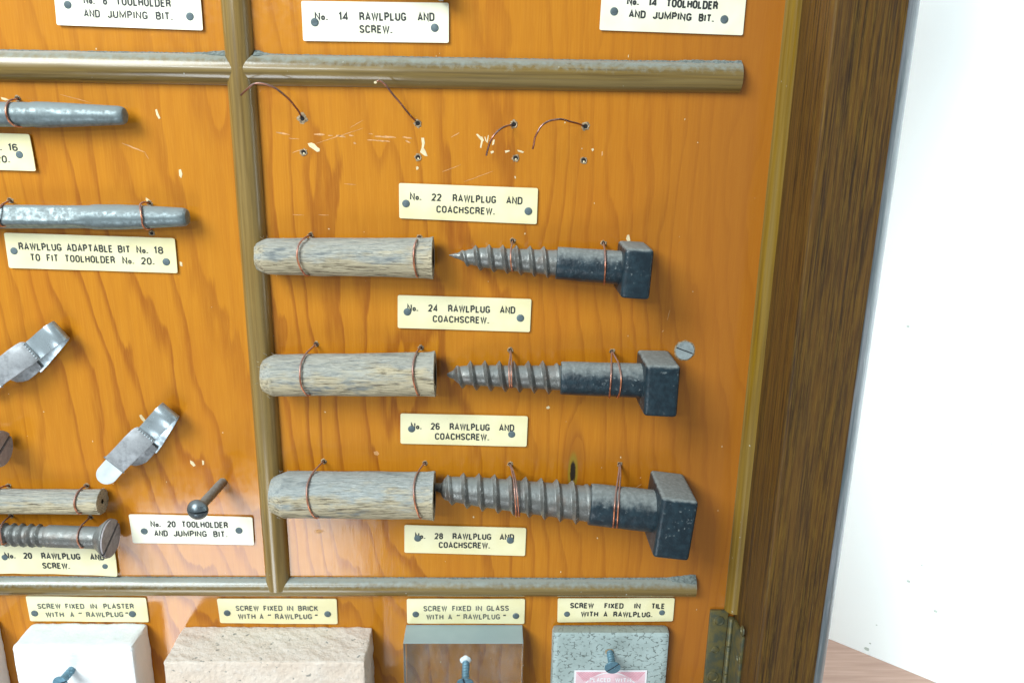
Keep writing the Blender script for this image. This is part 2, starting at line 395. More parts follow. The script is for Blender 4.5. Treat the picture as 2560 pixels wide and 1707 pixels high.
def tile():
    s = NT('grey_glazed_tile'); a = s.noise(s.tc.outputs['Object'], 70, 4, 0.6)
    v = s.mapping((300, 300, 520), rot=(0, 0.6, 0)); d = s.noise(s.mapping((520, 520, 520)), 1, 3, 0.6)
    vv = s.n('ShaderNodeTexVoronoi', feature='DISTANCE_TO_EDGE'); s.set(vv.inputs['Vector'], v); vv.inputs['Scale'].default_value = 1.0
    cr = s.math('MULTIPLY', s.rng(vv.outputs['Distance'], 0.01, 0.09, 1.0, 0.0), s.rng(d, 0.49, 0.57))
    c = s.mix(s.rng(a, 0.3, 0.7), (0.42, 0.52, 0.51), (0.32, 0.40, 0.385))
    c = s.mix(s.math('MULTIPLY', cr, 0.85), c, (0.09, 0.11, 0.10))
    c, f = s.dust(c, 0.3, 1.0, (0.22, 0.23, 0.20), 300, 0.75)
    return s.out(Color=c, Roughness=0.45, Normal=s.bump(s.math('SUBTRACT', 1.0, cr), 0.0003, 0.5))
M['plaster'] = plaster(); M['brick'] = brick(); M['tile'] = tile()
def glassm():
    s = NT('old_clear_glass')
    a = s.noise(s.mapping((60, 60, 420)), 1, 4, 0.6)
    return s.out(Color=(0.96, 0.99, 0.98), Roughness=s.rng(a, 0.4, 0.7, 0.02, 0.07), Transmission_Weight=s.rng(s.noise(s.mapping((160, 160, 60)), 1, 5, 0.7), 0.35, 0.8, 0.99, 0.90), IOR=1.45)
def glasstop():
    s = NT('dusty_ground_glass_edge')
    a = s.noise(s.mapping((30, 30, 500)), 1, 3, 0.6)
    return s.out(Color=s.mix(s.rng(a, 0.3, 0.7), (0.31, 0.41, 0.43), (0.38, 0.48, 0.49)), Roughness=0.5, Transmission_Weight=0.15)  # grey-blue reflection in the ground edge is put into its colour
M['glass'] = glassm(); M['glasstop'] = glasstop()
M['pinkw'] = plain('sticker_paper', (0.85, 0.84, 0.86), 0.6, 0, 300, 0.03)
M['pink'] = plain('sticker_pink', (0.88, 0.60, 0.66), 0.6, 0, 120, 0.12)
M['red'] = plain('sticker_red_line', (0.74, 0.16, 0.26), 0.6)
M['wall'] = plain('white_painted_wall', (0.83, 0.90, 0.91), 0.85, 0, 12, 0.01, 0.0003)
def tablem():
    s = NT('pale_wood_table'); a = s.noise(s.mapping((20, 420, 20), rot=(0, 0, 0.5)), 1, 4, 0.6)
    c = s.mix(s.rng(a, 0.3, 0.7), (0.38, 0.26, 0.205), (0.28, 0.18, 0.14))
    return s.out(Color=c, Roughness=0.45)
M['table'] = tablem()

# ------------------------------------------------------------------ the setting
TZ = 0.0
def plane_obj(name, pts, mat, thick=None):
    o = meshobj(name, pts, [tuple(range(len(pts)))], mat); o['kind'] = 'structure'; return o
wa = CAM + ray(2065, 1593)*((TZ-CZ)/ray(2065, 1593).z); wb = CAM + ray(2345, 1707)*((TZ-CZ)/ray(2345, 1707).z)
wd = (wb-wa).normalized(); q0 = wa-wd*1300; q1 = wa+wd*900; back = Vector((-wd.y, wd.x, 0)).normalized()
if back.y < 0: back = -back
v, f = box_vf((0, 0, 0), (1, 1, 1))
def slab(a, b, dirv, th, z0, z1):
    P = []
    for z in (z0, z1):
        P += [(a.x, a.y, z), (b.x, b.y, z), (b.x+dirv.x*th, b.y+dirv.y*th, z), (a.x+dirv.x*th, a.y+dirv.y*th, z)]
    return P, [(0, 1, 2, 3), (4, 7, 6, 5), (0, 4, 5, 1), (1, 5, 6, 2), (2, 6, 7, 3), (3, 7, 4, 0)]
v, f = slab(q0, q1, back, 60, TZ-0.0, 1500); o = meshobj('wall', v, f, M['wall']); o['kind'] = 'structure'; fixn(o)
wn = Vector((wd.y, -wd.x, 0)); wn = wn if wn.y < 0 else -wn
mk = []
for i, (u, v_, r_) in enumerate([(2271, 816, .7), (2305, 1412, .5), (2272, 1452, .8), (2176, 1607, .5), (2168, 1621, 1.2), (2192, 1561, .4), (2340, 1527, .9), (2480, 1110, .6)]):
    dd = ray(u, v_); t = (wa-CAM).dot(wn)/dd.dot(wn); c = CAM+dd*t+wn*0.3
    V_ = [c+wd*(math.cos(q)*r_*(1.6 if q % 2 else 1))+Vector((0, 0, math.sin(q)*r_)) for q in [k*math.pi/3 for k in range(6)]]
    mk.append((V_, [tuple(range(6))]))
M['mark'] = plain('wall_mark', (0.50, 0.60, 0.56), 0.9)
v, f = merge(*mk); o = meshobj('wall_marks', v, f, M['mark'], bpy.data.objects['wall']); o['kind'] = 'stuff'
# table top follows the wall
ty = -70
P = [(q0.x, q0.y), (q1.x, q1.y), (q1.x-back.x*10, ty-500), (-700, ty-0), (q0.x-300, q0.y-400)]
qe = wa+wd*((ty-wa.y)/wd.y)
P = [(q0.x, q0.y), (qe.x, qe.y), (-900, ty), (-1000, q0.y-100)]
n = len(P); v = [(a, b, TZ) for a, b in P]+[(a, b, TZ-30) for a, b in P]
f = [tuple(range(n)), tuple(range(n, 2*n))[::-1]]+[(i, (i+1) % n, n+(i+1) % n, n+i) for i in range(n)]
o = meshobj('table', v, f, M['table']); fixn(o)
tag(o, 'pale pinkish wooden table top behind the display case against the white wall', 'table')

# ------------------------------------------------------------------ display case
XB0, XB1 = -262.0, 119.4           # board
ZB0, ZB1 = 0.6, CZ+120
case = thing('display_case', 'wooden display case with orange varnished board, olive mouldings and dark oak side post', 'display case', (-60, 15, TZ))
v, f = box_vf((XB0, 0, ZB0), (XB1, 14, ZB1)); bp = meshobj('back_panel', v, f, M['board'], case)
# texture coords in the board's object space are offset by the root, so shift KNOT: handled through origin below
XW = 119.4; HP = 37.0; XO = 146.0
def prism_z(prof, z0, z1):
    """prof: (x, h) polygon"""
    n = len(prof)
    v = [(x, -h, z0) for x, h in prof]+[(x, -h, z1) for x, h in prof]
    return v, [tuple(range(n))[::-1], tuple(range(n, 2*n))]+[(i, (i+1) % n, n+(i+1) % n, n+i) for i in range(n)]
prof = [(XW, -30), (XW, HP-1.2), (XW+0.35, HP-0.35), (XW+1.2, HP), (XO, HP), (XO, -30)]
v, f = prism_z(prof, ZB0, ZB1+5); o = meshobj('side_post', v, f, M['oak'], case); fixn(o)
R_ = 7.0
prof = [(XO, HP-0.6)]+[(XO+0.2+(R_-0.2)*math.sin(a), HP-0.6-R_+R_*math.cos(a)) for a in [math.pi/2*i/10 for i in range(1, 11)]]+[(XO+R_, -30), (XO, -30)]
v, f = prism_z(prof, ZB0, ZB1+5); o = meshobj('edge_strip', v, f, M['edge'], case); fixn(o); autosmooth(o)
# bead in the corner of board and post, stops at the hinge
zb = W(1822, 1524, 1).z
r = 5.0
prof = [(XW, 0.0)]+[(XW-r*math.cos(a), r*math.sin(a)) for a in [math.pi/2*i/8 for i in range(9)]]
v, f = prism_z(prof, zb, ZB1); o = meshobj('corner_bead', v, f, M['mb'], case); fixn(o); autosmooth(o)

# half round mouldings
def ellprof(n=16): return [math.pi*i/n for i in range(n+1)]
VH, VW = 5.6, 5.75; XV = -102.2
H1H, H1W = 5.2, 5.95
def zmid(u1, v1, u2, v2): return (W(u1, v1).z+W(u2, v2).z)/2
ZH1R = (W(1300, 184).z+W(700, 178).z)/2-0.1
ZH1L = (W(300, 169).z+W(100, 166).z)/2-0.2
ZH2 = (W(1200, 1443).z+W(1200, 1486).z)/2; H2W = abs(W(1200, 1443).z-W(1200, 1486).z)/2; H2H = 4.6
def wobble(seed): return vnoise(seed)
def moulding_h(name, x0, x1, zc, hw, hh, cope0, cope1, dusty, seed):
    """horizontal half round; cope0/cope1: ends cut to fit the vertical moulding"""
    A = ellprof(16); N = max(2, int((x1-x0)/4)); V = []; nz = vnoise(seed)
    for i in range(N+1):
        t = i/N
        for a in A:
            h = hh*math.sin(a); z = zc+hw*math.cos(a)
            s0, s1 = x0, x1
            if cope0: s0 = XV+VW*math.sqrt(max(0, 1-(h/VH)**2))*1.0+0.05
            if cope1: s1 = XV-VW*math.sqrt(max(0, 1-(h/VH)**2))*1.0-0.05
            x = s0+(s1-s0)*t
            V.append((x, -h*(1+0.015*nz(x/13, 1)), z+0.10*nz(x/17, 5)))
    m = len(A); F = []
    for i in range(N):
        for k in range(m-1): F.append((i*m+k, i*m+k+1, (i+1)*m+k+1, (i+1)*m+k))
    F.append(tuple(range(m))[::-1]); F.append(tuple(N*m+k for k in range(m)))
    o = meshobj(name, V, F, M['mh'], case); fixn(o); autosmooth(o, 50)
    # ragged drift of dust caught along the upper edge
    V, F = [], []; n2 = int((x1-x0)/0.7); rn = vnoise(seed+9); rn2 = vnoise(seed+3)
    for i in range(n2+1):
        x = x0+(x1-x0)*i/n2
        if cope0: x = max(x, XV+VW+0.2+0*i)
        e = dusty(x)*(0.85+0.22*rn(x/3.5)+0.12*rn2(x/1.1))+0.12*rn2(x/0.6)
        e = max(0.05, e)
        V += [(x, -0.05, zc+hw+e), (x, -min(2.4, 0.5+e*0.7), zc+hw+e*0.3), (x, -(1.2+min(3.0, e*1.2)), zc+hw-0.35-0.2*e), (x, -0.4, zc+hw-1.0)]
    for i in range(n2):
        for k in range(3): F.append((i*4+k, i*4+k+1, i*4+k+5, i*4+k+4))
    d = meshobj('dust_drift', V, F, M['dust'], o); d['kind'] = 'stuff'; autosmooth(d, 80)
    return o
ex = lambda x, c, wd_: math.exp(-((x-c)/wd_)**2)
XE1 = W(1851, 195, 1).x; XE2 = W(1738, 1466, 1).x
moulding_h('moulding', XB0, XV, ZH1L, H1W, H1H, False, True, lambda x: 0.35+0.9*ex(x, XV-8, 7), 11)
moulding_h('moulding', XV, XE1, ZH1R, H1W, H1H, True, False, lambda x: 0.25+1.4*ex(x, XV+6, 4)+0.75*ex(x, XE1-8, 22), 12)
moulding_h('moulding', XB0, XE2, ZH2, H2W, H2H, False, False, lambda x: 0.12+2.1*ex(x, XE2-4, 7)+0.3*ex(x, XE2-20, 18), 13)
# vertical
A = ellprof(16); N = 80; V = []; nz = vnoise(21)
for i in range(N+1):
    t = i/N
    for a in A:
        h = VH*math.sin(a); x = XV+VW*math.cos(a)
        zlo = ZH2 + H2W*math.sqrt(max(0, 1-(h/(H2H*1.02))**2)) if h < H2H else ZH2-0.3
        z = zlo+0.05+(ZB1-zlo)*t
        V.append((x+0.08*nz(z/20, 2), -h*(1+0.02*nz(z/15, 1)), z))
m = len(A); F = []
for i in range(N):
    for k in range(m-1): F.append((i*m+k, i*m+k+1, (i+1)*m+k+1, (i+1)*m+k))
F.append(tuple(range(m))); F.append(tuple(N*m+k for k in range(m)))
o = meshobj('moulding', V, F, M['mv'], case); fixn(o); autosmooth(o, 50)

# drilled holes: pale splintered ring and a flat dark disc painted for the shade inside
def disc_vf(c, r, h, n=14, jag=0.0, seed=1, sx=1.0, sz=1.0):
    rnd = random.Random(seed)
    V = [Vector((c.x, -h, c.z))]
    for k in range(n):
        q = 2*math.pi*k/n; rr = r*(1+jag*rnd.uniform(-1, 1)); V.append(Vector((c.x+math.cos(q)*rr*sx, -h, c.z+math.sin(q)*rr*sz)))
    return V, [(0, 1+(k+1) % n, 1+k) for k in range(n)]
def hole(u, v, r=1.05, rim=1.75, spot=False, seed=1):
    c = W(u, v, 0); n = 18; rnd = random.Random(seed); V, F = [], []
    for k in range(n):
        q = 2*math.pi*k/n; ro = rim*(1+0.22*rnd.uniform(-1, 1))
        V += [(c.x+math.cos(q)*r*0.9, -0.12, c.z+math.sin(q)*r*0.9), (c.x+math.cos(q)*(r+0.25), -0.30-0.1*rnd.random(), c.z+math.sin(q)*(r+0.25)), (c.x+math.cos(q)*ro, -0.03, c.z+math.sin(q)*ro)]
    for k in range(n):
        a, b = k*3, ((k+1) % n)*3
        F += [(a, b, b+1, a+1), (a+1, b+1, b+2, a+2)]
    ho = meshobj('drill_hole', V, F, M['rim'], bp); fixn(ho)
    v, f = disc_vf(c, r, 0.10, 14, 0.12, seed+5)
    meshobj('bore_shade', v, f, M['dark'], case).parent = ho
    if spot:
        v, f = disc_vf(c+Vector((0.05, 0, -0.45)), 0.42, 0.16, 8, 0.3, seed+8)
        meshobj('paper_fleck', v, f, M['chip'], case).parent = ho
for i, (u, v) in enumerate([(756.3, 297), (1044.8, 309), (1285, 311.5), (1464, 316.3)]): hole(u, v, 1.0, 1.7+(0.4 if i == 0 else 0), False, 30+i)
for i, (u, v) in enumerate([(759.4, 381), (1045.4, 394), (1289.2, 395.5), (1459.3, 401.5)]): hole(u, v, 1.05, 1.5, True, 40+i)
WH = [(776, 588), (1049, 594), (1281.5, 602), (1509, 608), (790.5, 860), (1052, 869), (1276, 875), (1530, 878), (809.5, 1153), (1062.5, 1157), (1275, 1159.5), (1549.4, 1159.5),
      (216.8, 1213.8), (21.7, 1213.8), (225.8, 1291.6), (28, 1287.8), (44.6, 247), (373.5, 508), (25.3, 501.2), (558.7, 1201), (379.5, 583)]
for i, (u, v) in enumerate(WH): hole(u, v, 0.8, 1.3, False, 60+i)

# chips and scuffs in the varnish
def poly_px(pts, h=0.06): return [W(u, v, h) for u, v in pts]
def chip(pts, mat='chip', name='varnish_chip', seed=0):
    P = poly_px(pts, 0.07)
    V = [tuple(p) for p in P]; F = [tuple(g) for g in tessellate_polygon([[Vector((p.x, p.z, 0)) for p in P]])]
    # tiny skirt so that the chip has thickness
    n = len(V); V2 = V+[(a, -0.005, c) for a, b, c in V]; F2 = F+[(i, (i+1) % n, n+(i+1) % n, n+i) for i in range(n)]
    o = meshobj(name, V2, F2, M[mat], bp); fixn(o)
chip([(769, 359), (778, 357), (786, 360), (793, 368), (799, 372), (799, 379), (792, 380), (784, 374), (773, 367)])
chip([(1053, 345), (1060, 345), (1062, 358), (1059, 370), (1064, 378), (1069, 391), (1062, 390), (1050, 381), (1054, 370), (1055, 360)])
chip([(1040, 418), (1044, 416), (1047, 420), (1045, 424), (1041, 425)])
chip([(1190, 336), (1194, 335), (1203, 343), (1205, 341), (1210, 352), (1207, 354), (1203, 371), (1200, 369), (1203, 352), (1196, 344)])
chip([(1211, 343), (1213, 342), (1217, 354), (1220, 338), (1222, 339), (1219, 358), (1214, 353)])
chip([(1233, 350), (1237, 349), (1235, 361), (1230, 364), (1231, 356)])
chip([(1226, 379), (1233, 377), (1235, 381), (1228, 385)]); chip([(1262, 377), (1273, 376), (1275, 378), (1264, 383)]); chip([(1293, 375), (1303, 377), (1310, 380), (1307, 383), (1295, 379)])
chip([(1478, 373), (1483, 371), (1485, 375), (1481, 379)]); chip([(1504, 380), (1507, 378), (1507, 388), (1504, 391)], 'scuff')
chip([(1568, 588), (1573, 587), (1576, 602), (1569, 604), (1565, 597)])
chip([(365, 494), (372, 499), (379, 505), (376, 510), (368, 505), (364, 500)])
chip([(388, 275), (392, 273), (396, 285), (401, 296), (397, 298), (391, 288)]); chip([(447, 425), (452, 423), (456, 436), (453, 446), (448, 440)])
chip([(449, 654), (455, 656), (456, 666), (450, 664)]); chip([(348, 1038), (353, 1036), (361, 1046), (366, 1054), (361, 1056), (352, 1047)])
chip([(475, 1150), (483, 1154), (489, 1163), (484, 1166), (476, 1158)]); chip([(505, 1150), (510, 1152), (510, 1161), (506, 1162)])
chip([(1366, 1017), (1372, 1014), (1375, 1019), (1371, 1022), (1366, 1021)])
chip([(934, 1129), (943, 1127), (948, 1134), (944, 1138), (936, 1136)], 'scuff')
chip([(788, 1325), (800, 1323), (810, 1328), (798, 1333), (789, 1331)], 'scuff')
chip([(2, 243), (14, 246), (22, 250), (14, 252), (4, 249)])
def strip_px(u0, v0, u1, v1, wpx, seed):
    rnd = random.Random(seed); n = max(3, int(math.hypot(u1-u0, v1-v0)/6)); dx, dy = u1-u0, v1-v0; L = math.hypot(dx, dy); nx, ny = -dy/L, dx/L
    V, F = [], []
    for i in range(n+1):
        t = i/n; ww = wpx*(0.35+0.65*math.sin(math.pi*min(1, max(0.05, t))))*rnd.uniform(0.6, 1.2)/2; j = rnd.uniform(-0.5, 0.5)
        V += [W(u0+dx*t+nx*(ww+j), v0+dy*t+ny*(ww+j), 0.05), W(u0+dx*t-nx*(ww-j), v0+dy*t-ny*(ww-j), 0.05)]
    for i in range(n): F.append((i*2, i*2+1, i*2+3, i*2+2))
    return V, F
sv = [strip_px(*a, 100+i) for i, a in enumerate([(690, 331, 724, 337, 4), (722, 346, 748, 348, 2), (785, 336, 812, 337, 6), (820, 339, 832, 340, 3), (840, 339, 864, 343, 5), (872, 338, 884, 340, 4),
     (922, 334, 932, 336, 2.5), (937, 341, 990, 344, 5), (918, 350, 975, 354, 4), (1006, 343, 1030, 346, 4), (1014, 352, 1026, 358, 4), (884, 357, 890, 360, 5), (790, 359, 908, 321, 1.6),
     (730, 383, 756, 373, 2), (908, 300, 875, 320, 1.2), (1128, 344, 1148, 332, 2.5), (1106, 430, 1152, 412, 1.6), (1160, 455, 1232, 428, 1.6), (860, 460, 890, 462, 1.5), (732, 537, 760, 538, 1.5), (796, 537, 822, 538, 1.5),
     (305, 358, 362, 381, 3), (362, 381, 372, 398, 1.6), (150, 237, 230, 258, 1.4), (1675, 775, 1668, 800, 2), (1655, 830, 1660, 825, 2), (1590, 1218, 1604, 1210, 2), (1600, 1195, 1603, 1192, 3)])]
v, f = merge(*sv); o = meshobj('scuff_marks', v, f, M['scuff'], bp); o['kind'] = 'stuff'
rnd = random.Random(5); sp = []
for i in range(75):
    u, vv = rnd.uniform(0, 1900), rnd.uniform(120, 1700); r_ = rnd.uniform(0.12, 0.38)
    sp.append(disc_vf(W(u, vv, 0), r_, 0.06, 5, 0.4, i, rnd.uniform(0.5, 1.2), rnd.uniform(0.6, 2.0)))
v, f = merge(*sp); o = meshobj('dust_specks', v, f, M['chip'], bp); o['kind'] = 'stuff'

# hinge
def rounded_slab(cx, cz, r, h): pass
zt = W(1800, 1524, 1).z
xl = (W(1778, 1527, 1.2).x+W(1757, 1700, 1.2).x)/2; xr = W(1822, 1524, 1.2).x
v, f = box_vf((xl, -1.6, ZB0+4), (xr, 0, zt)); v, f = bevel_vf(v, f, 0.5, 2); hg = meshobj('hinge', v, f, M['brass'], case); autosmooth(hg)
XH = W(1828, 1560, 3).x
def hpart(name, v, f, mat='brass', sm=40):
    o = meshobj(name, v, f, M[mat], case); o.parent = hg; fixn(o); autosmooth(o, sm); return o

zz = zt-3; k = 0
while zz > 10:
    z2 = zz-16
    p0 = Vector((XH, -2.6, zz)); V, F = [], []
    for zc_, rr in ((zz, 1.0), (zz-0.3, 1.5), (z2+0.5, 1.5), (z2+0.2, 1.0)):
        for q in range(14): V.append((XH+math.cos(q*math.pi/7)*rr, -2.6+math.sin(q*math.pi/7)*rr, zc_))
    for i in range(3):
        for q in range(14): F.append((i*14+q, i*14+(q+1) % 14, (i+1)*14+(q+1) % 14, (i+1)*14+q))
    F += [tuple(range(14)), tuple(range(42, 56))[::-1]]
    hpart('knuckle', V, F); zz = z2; k += 1
zl2 = W(1846, 1556, 8).z
v, f = box_vf((XW-1.5, -19, ZB0+4), (XW+0.05, -5.0, zl2)); v, f = bevel_vf(v, f, 0.6, 2); hpart('hinge_leaf', v, f)
def hinge_screw(c, nrm, r):
    t1 = Vector((0, 0, 1)); t2 = nrm.cross(t1)
    V, F = [], []
    for rr, d in ((r*1.15, 0.0), (r*1.1, 0.35), (r*0.98, 0.45), (r*0.9, 0.12), (r*0.4, 0.30), (0.01, 0.34)):
        for q in range(20):
            a = q*math.pi/10; V.append(c+nrm*d+(t1*math.cos(a)+t2*math.sin(a))*rr)
    for i in range(5):
        for q in range(20): F.append((i*20+q, i*20+(q+1) % 20, (i+1)*20+(q+1) % 20, (i+1)*20+q))
    hpart('hinge_screw', V, F, 'brass', 50)
for u, vv, r_ in ((1797, 1550, 2.3), (1788, 1623, 1.7), (1781, 1690, 2.6)):
    p = W(u, vv, 1.6); hinge_screw(Vector((p.x, -1.6, p.z)), Vector((0, -1, 0)), r_)
for u, vv in ((1857, 1575), (1847, 1646)):
    d = ray(u, vv); t = (XW-1.5)/d.x; p = CAM+d*t; hinge_screw(Vector((XW-1.5, p.y, p.z)), Vector((-1, 0, 0)), 2.0)

# ------------------------------------------------------------------ stroke lettering (condensed grotesque capitals)
def arc(cx, cy, rx, ry, a0, a1, n=8): return [(cx+rx*math.cos(math.radians(a0+(a1-a0)*i/n)), cy+ry*math.sin(math.radians(a0+(a1-a0)*i/n))) for i in range(n+1)]
def ov(w=0.42): return arc(w/2, 0.70, w/2, 0.30, 0, 180)+arc(w/2, 0.30, w/2, 0.30, 180, 360)+[(w, 0.70)]
cC = arc(.21, .72, .21, .28, 10, 180)+arc(.21, .28, .21, .28, 180, 350)
G = {
 'A': (.46, [[(0, 0), (.23, 1), (.46, 0)], [(.08, .28), (.38, .28)]]),
 'B': (.42, [[(0, 0), (0, 1), (.24, 1)]+arc(.24, .77, .16, .23, 90, -90, 6)+[(0, .54)], [(.24, .54)]+arc(.24, .27, .18, .27, 90, -90, 6)+[(0, 0)]]),
 'C': (.42, [cC]),
 'D': (.44, [[(0, 0), (0, 1), (.2, 1)]+arc(.22, .72, .22, .28, 90, 0, 5)+arc(.22, .28, .22, .28, 0, -90, 5)+[(0, 0)]]),
 'E': (.36, [[(.36, 1), (0, 1), (0, 0), (.36, 0)], [(0, .53), (.3, .53)]]),
 'F': (.34, [[(.34, 1), (0, 1), (0, 0)], [(0, .53), (.28, .53)]]),
 'G': (.42, [cC, [(.22, .42), (.42, .42), (.42, 0.02)]]),
 'H': (.42, [[(0, 0), (0, 1)], [(.42, 0), (.42, 1)], [(0, .53), (.42, .53)]]),
 'I': (.0, [[(0, 0), (0, 1)]]),
 'J': (.34, [[(.34, 1), (.34, .25)]+arc(.17, .25, .17, .25, 0, -180, 7)]),
 'K': (.42, [[(0, 0), (0, 1)], [(.40, 1), (0, .42)], [(.15, .6), (.42, 0)]]),
 'L': (.34, [[(0, 1), (0, 0), (.34, 0)]]),
 'M': (.58, [[(0, 0), (0, 1), (.29, .1), (.58, 1), (.58, 0)]]),
 'N': (.44, [[(0, 0), (0, 1), (.44, 0), (.44, 1)]]),
 'O': (.42, [ov()]),
 'P': (.40, [[(0, 0), (0, 1), (.2, 1)]+arc(.2, .74, .2, .26, 90, -90, 7)+[(0, .48)]]),
 'R': (.42, [[(0, 0), (0, 1), (.2, 1)]+arc(.2, .75, .2, .25, 90, -90, 7)+[(0, .50)], [(.2, .5), (.38, .35), (.42, 0)]]),
 'S': (.40, [arc(.20, .77, .20, .23, 10, 180, 6)+[(.04, .62), (.34, .40)]+arc(.20, .24, .20, .24, 20, -170, 7)]),
 'T': (.42, [[(0, 1), (.42, 1)], [(.21, 1), (.21, 0)]]),
 'U': (.42, [[(0, 1), (0, .28)]+arc(.21, .28, .21, .28, 180, 360)+[(.42, 1)]]),
 'W': (.64, [[(0, 1), (.16, 0), (.32, 1), (.48, 0), (.64, 1)]]),
 'X': (.42, [[(0, 0), (.42, 1)], [(0, 1), (.42, 0)]]),
 'o': (.26, [arc(.13, .36, .13, .14, 0, 180, 5)+arc(.13, .18, .13, .14, 180, 360, 5)+[(.26, .36)]]),
 '.': (.04, [[(0, -0.02), (0, .12)], [(.05, -0.02), (.05, .12)]]),
 '<': (.20, [[(.02, .68), (.0, .82), (.07, .98)], [(.17, .68), (.15, .82), (.22, .98)]]),
 '>': (.20, [[(.05, 1.0), (.07, .86), (.0, .70)], [(.20, 1.0), (.22, .86), (.15, .70)]]),
 '0': (.40, [ov(.40)]), '1': (.14, [[(0, .84), (.14, 1), (.14, 0)]]),
 '2': (.40, [arc(.2, .76, .2, .24, 170, 0, 6)+[(.40, .66), (.02, .02), (.40, 0)]]),
 '4': (.44, [[(.32, 0), (.32, 1), (0, .26), (.44, .26)]]),
 '6': (.40, [arc(.2, .76, .2, .24, 20, 180, 6)+[(0, .3)]+arc(.2, .28, .2, .28, 180, 360)+arc(.2, .34, .2, .24, 0, 180, 6)]),
 '8': (.40, [arc(.2, .77, .18, .23, 0, 360, 12), arc(.2, .28, .2, .28, 0, 360, 12)]),
}
def stroke2d(pts, t):
    """ribbon of width t along 2-D polyline, mitred; returns verts, quads"""
    V, F = [], []; n = len(pts); closed = math.dist(pts[0], pts[-1]) < 1e-6
    for i, p in enumerate(pts):
        a = pts[i-1] if i else (pts[-2] if closed else None); b = pts[i+1] if i < n-1 else (pts[1] if closed else None)
        d1 = Vector((p[0]-a[0], p[1]-a[1])).normalized() if a else None; d2 = Vector((b[0]-p[0], b[1]-p[1])).normalized() if b else None
        if d1 is None: d1 = d2
        if d2 is None: d2 = d1
        n1 = Vector((-d1.y, d1.x)); n2 = Vector((-d2.y, d2.x)); m_ = n1+n2
        if m_.length < 0.35: m_ = n1*0.5; k = t/2*1.5
        else: m_ = m_.normalized(); k = min(t/2/max(0.35, m_.dot(n1)), t*1.1)
        V += [(p[0]+m_.x*k, p[1]+m_.y*k), (p[0]-m_.x*k, p[1]-m_.y*k)]
    for i in range(n-1): F.append((i*2, i*2+1, i*2+3, i*2+2))
    return V, F
def text_vf(lines, h, t=0.155):
    """lines: (u_a, v_a, u_b, v_b, cap_px, [(word, u0, u1), ...]); baseline through a, b"""
    VV = []
    lift = 0
    for ua, va, ub, vb, cap, words in lines:
        base = lambda u: va+(vb-va)*(u-ua)/(ub-ua)
        for wd_, u0, u1 in words:
            P0 = W(u0, base(u0), h); P1 = W(u1, base(u1), h); L = (P1-P0).length; ex_ = (P1-P0).normalized(); ez = Vector((-ex_.z, 0, ex_.x))
            um = (u0+u1)/2; cp = (W(um, base(um)-cap, h)-W(um, base(um), h)).length
            gap = 0.26; tot = sum(G[c][0] for c in wd_)+gap*(len(wd_)-1)+t
            xs = L/tot/1.0
            x = t/2
            for ci, c in enumerate(wd_):
                gw, st = G[c]
                for pl in st:
                    # thickness stays even although the letters are squeezed
                    pts = [((x+q[0])*xs, (t/2+q[1]*(1-t))*cp) for q in pl]
                    v, f = stroke2d(pts, t*cp)
                    lift = (lift+1) % 7
                    VV.append(([P0+ex_*a+ez*b-Vector((0, 0.004*lift, 0)) for a, b in v], f))
                x += gw+gap
    return merge(*VV)

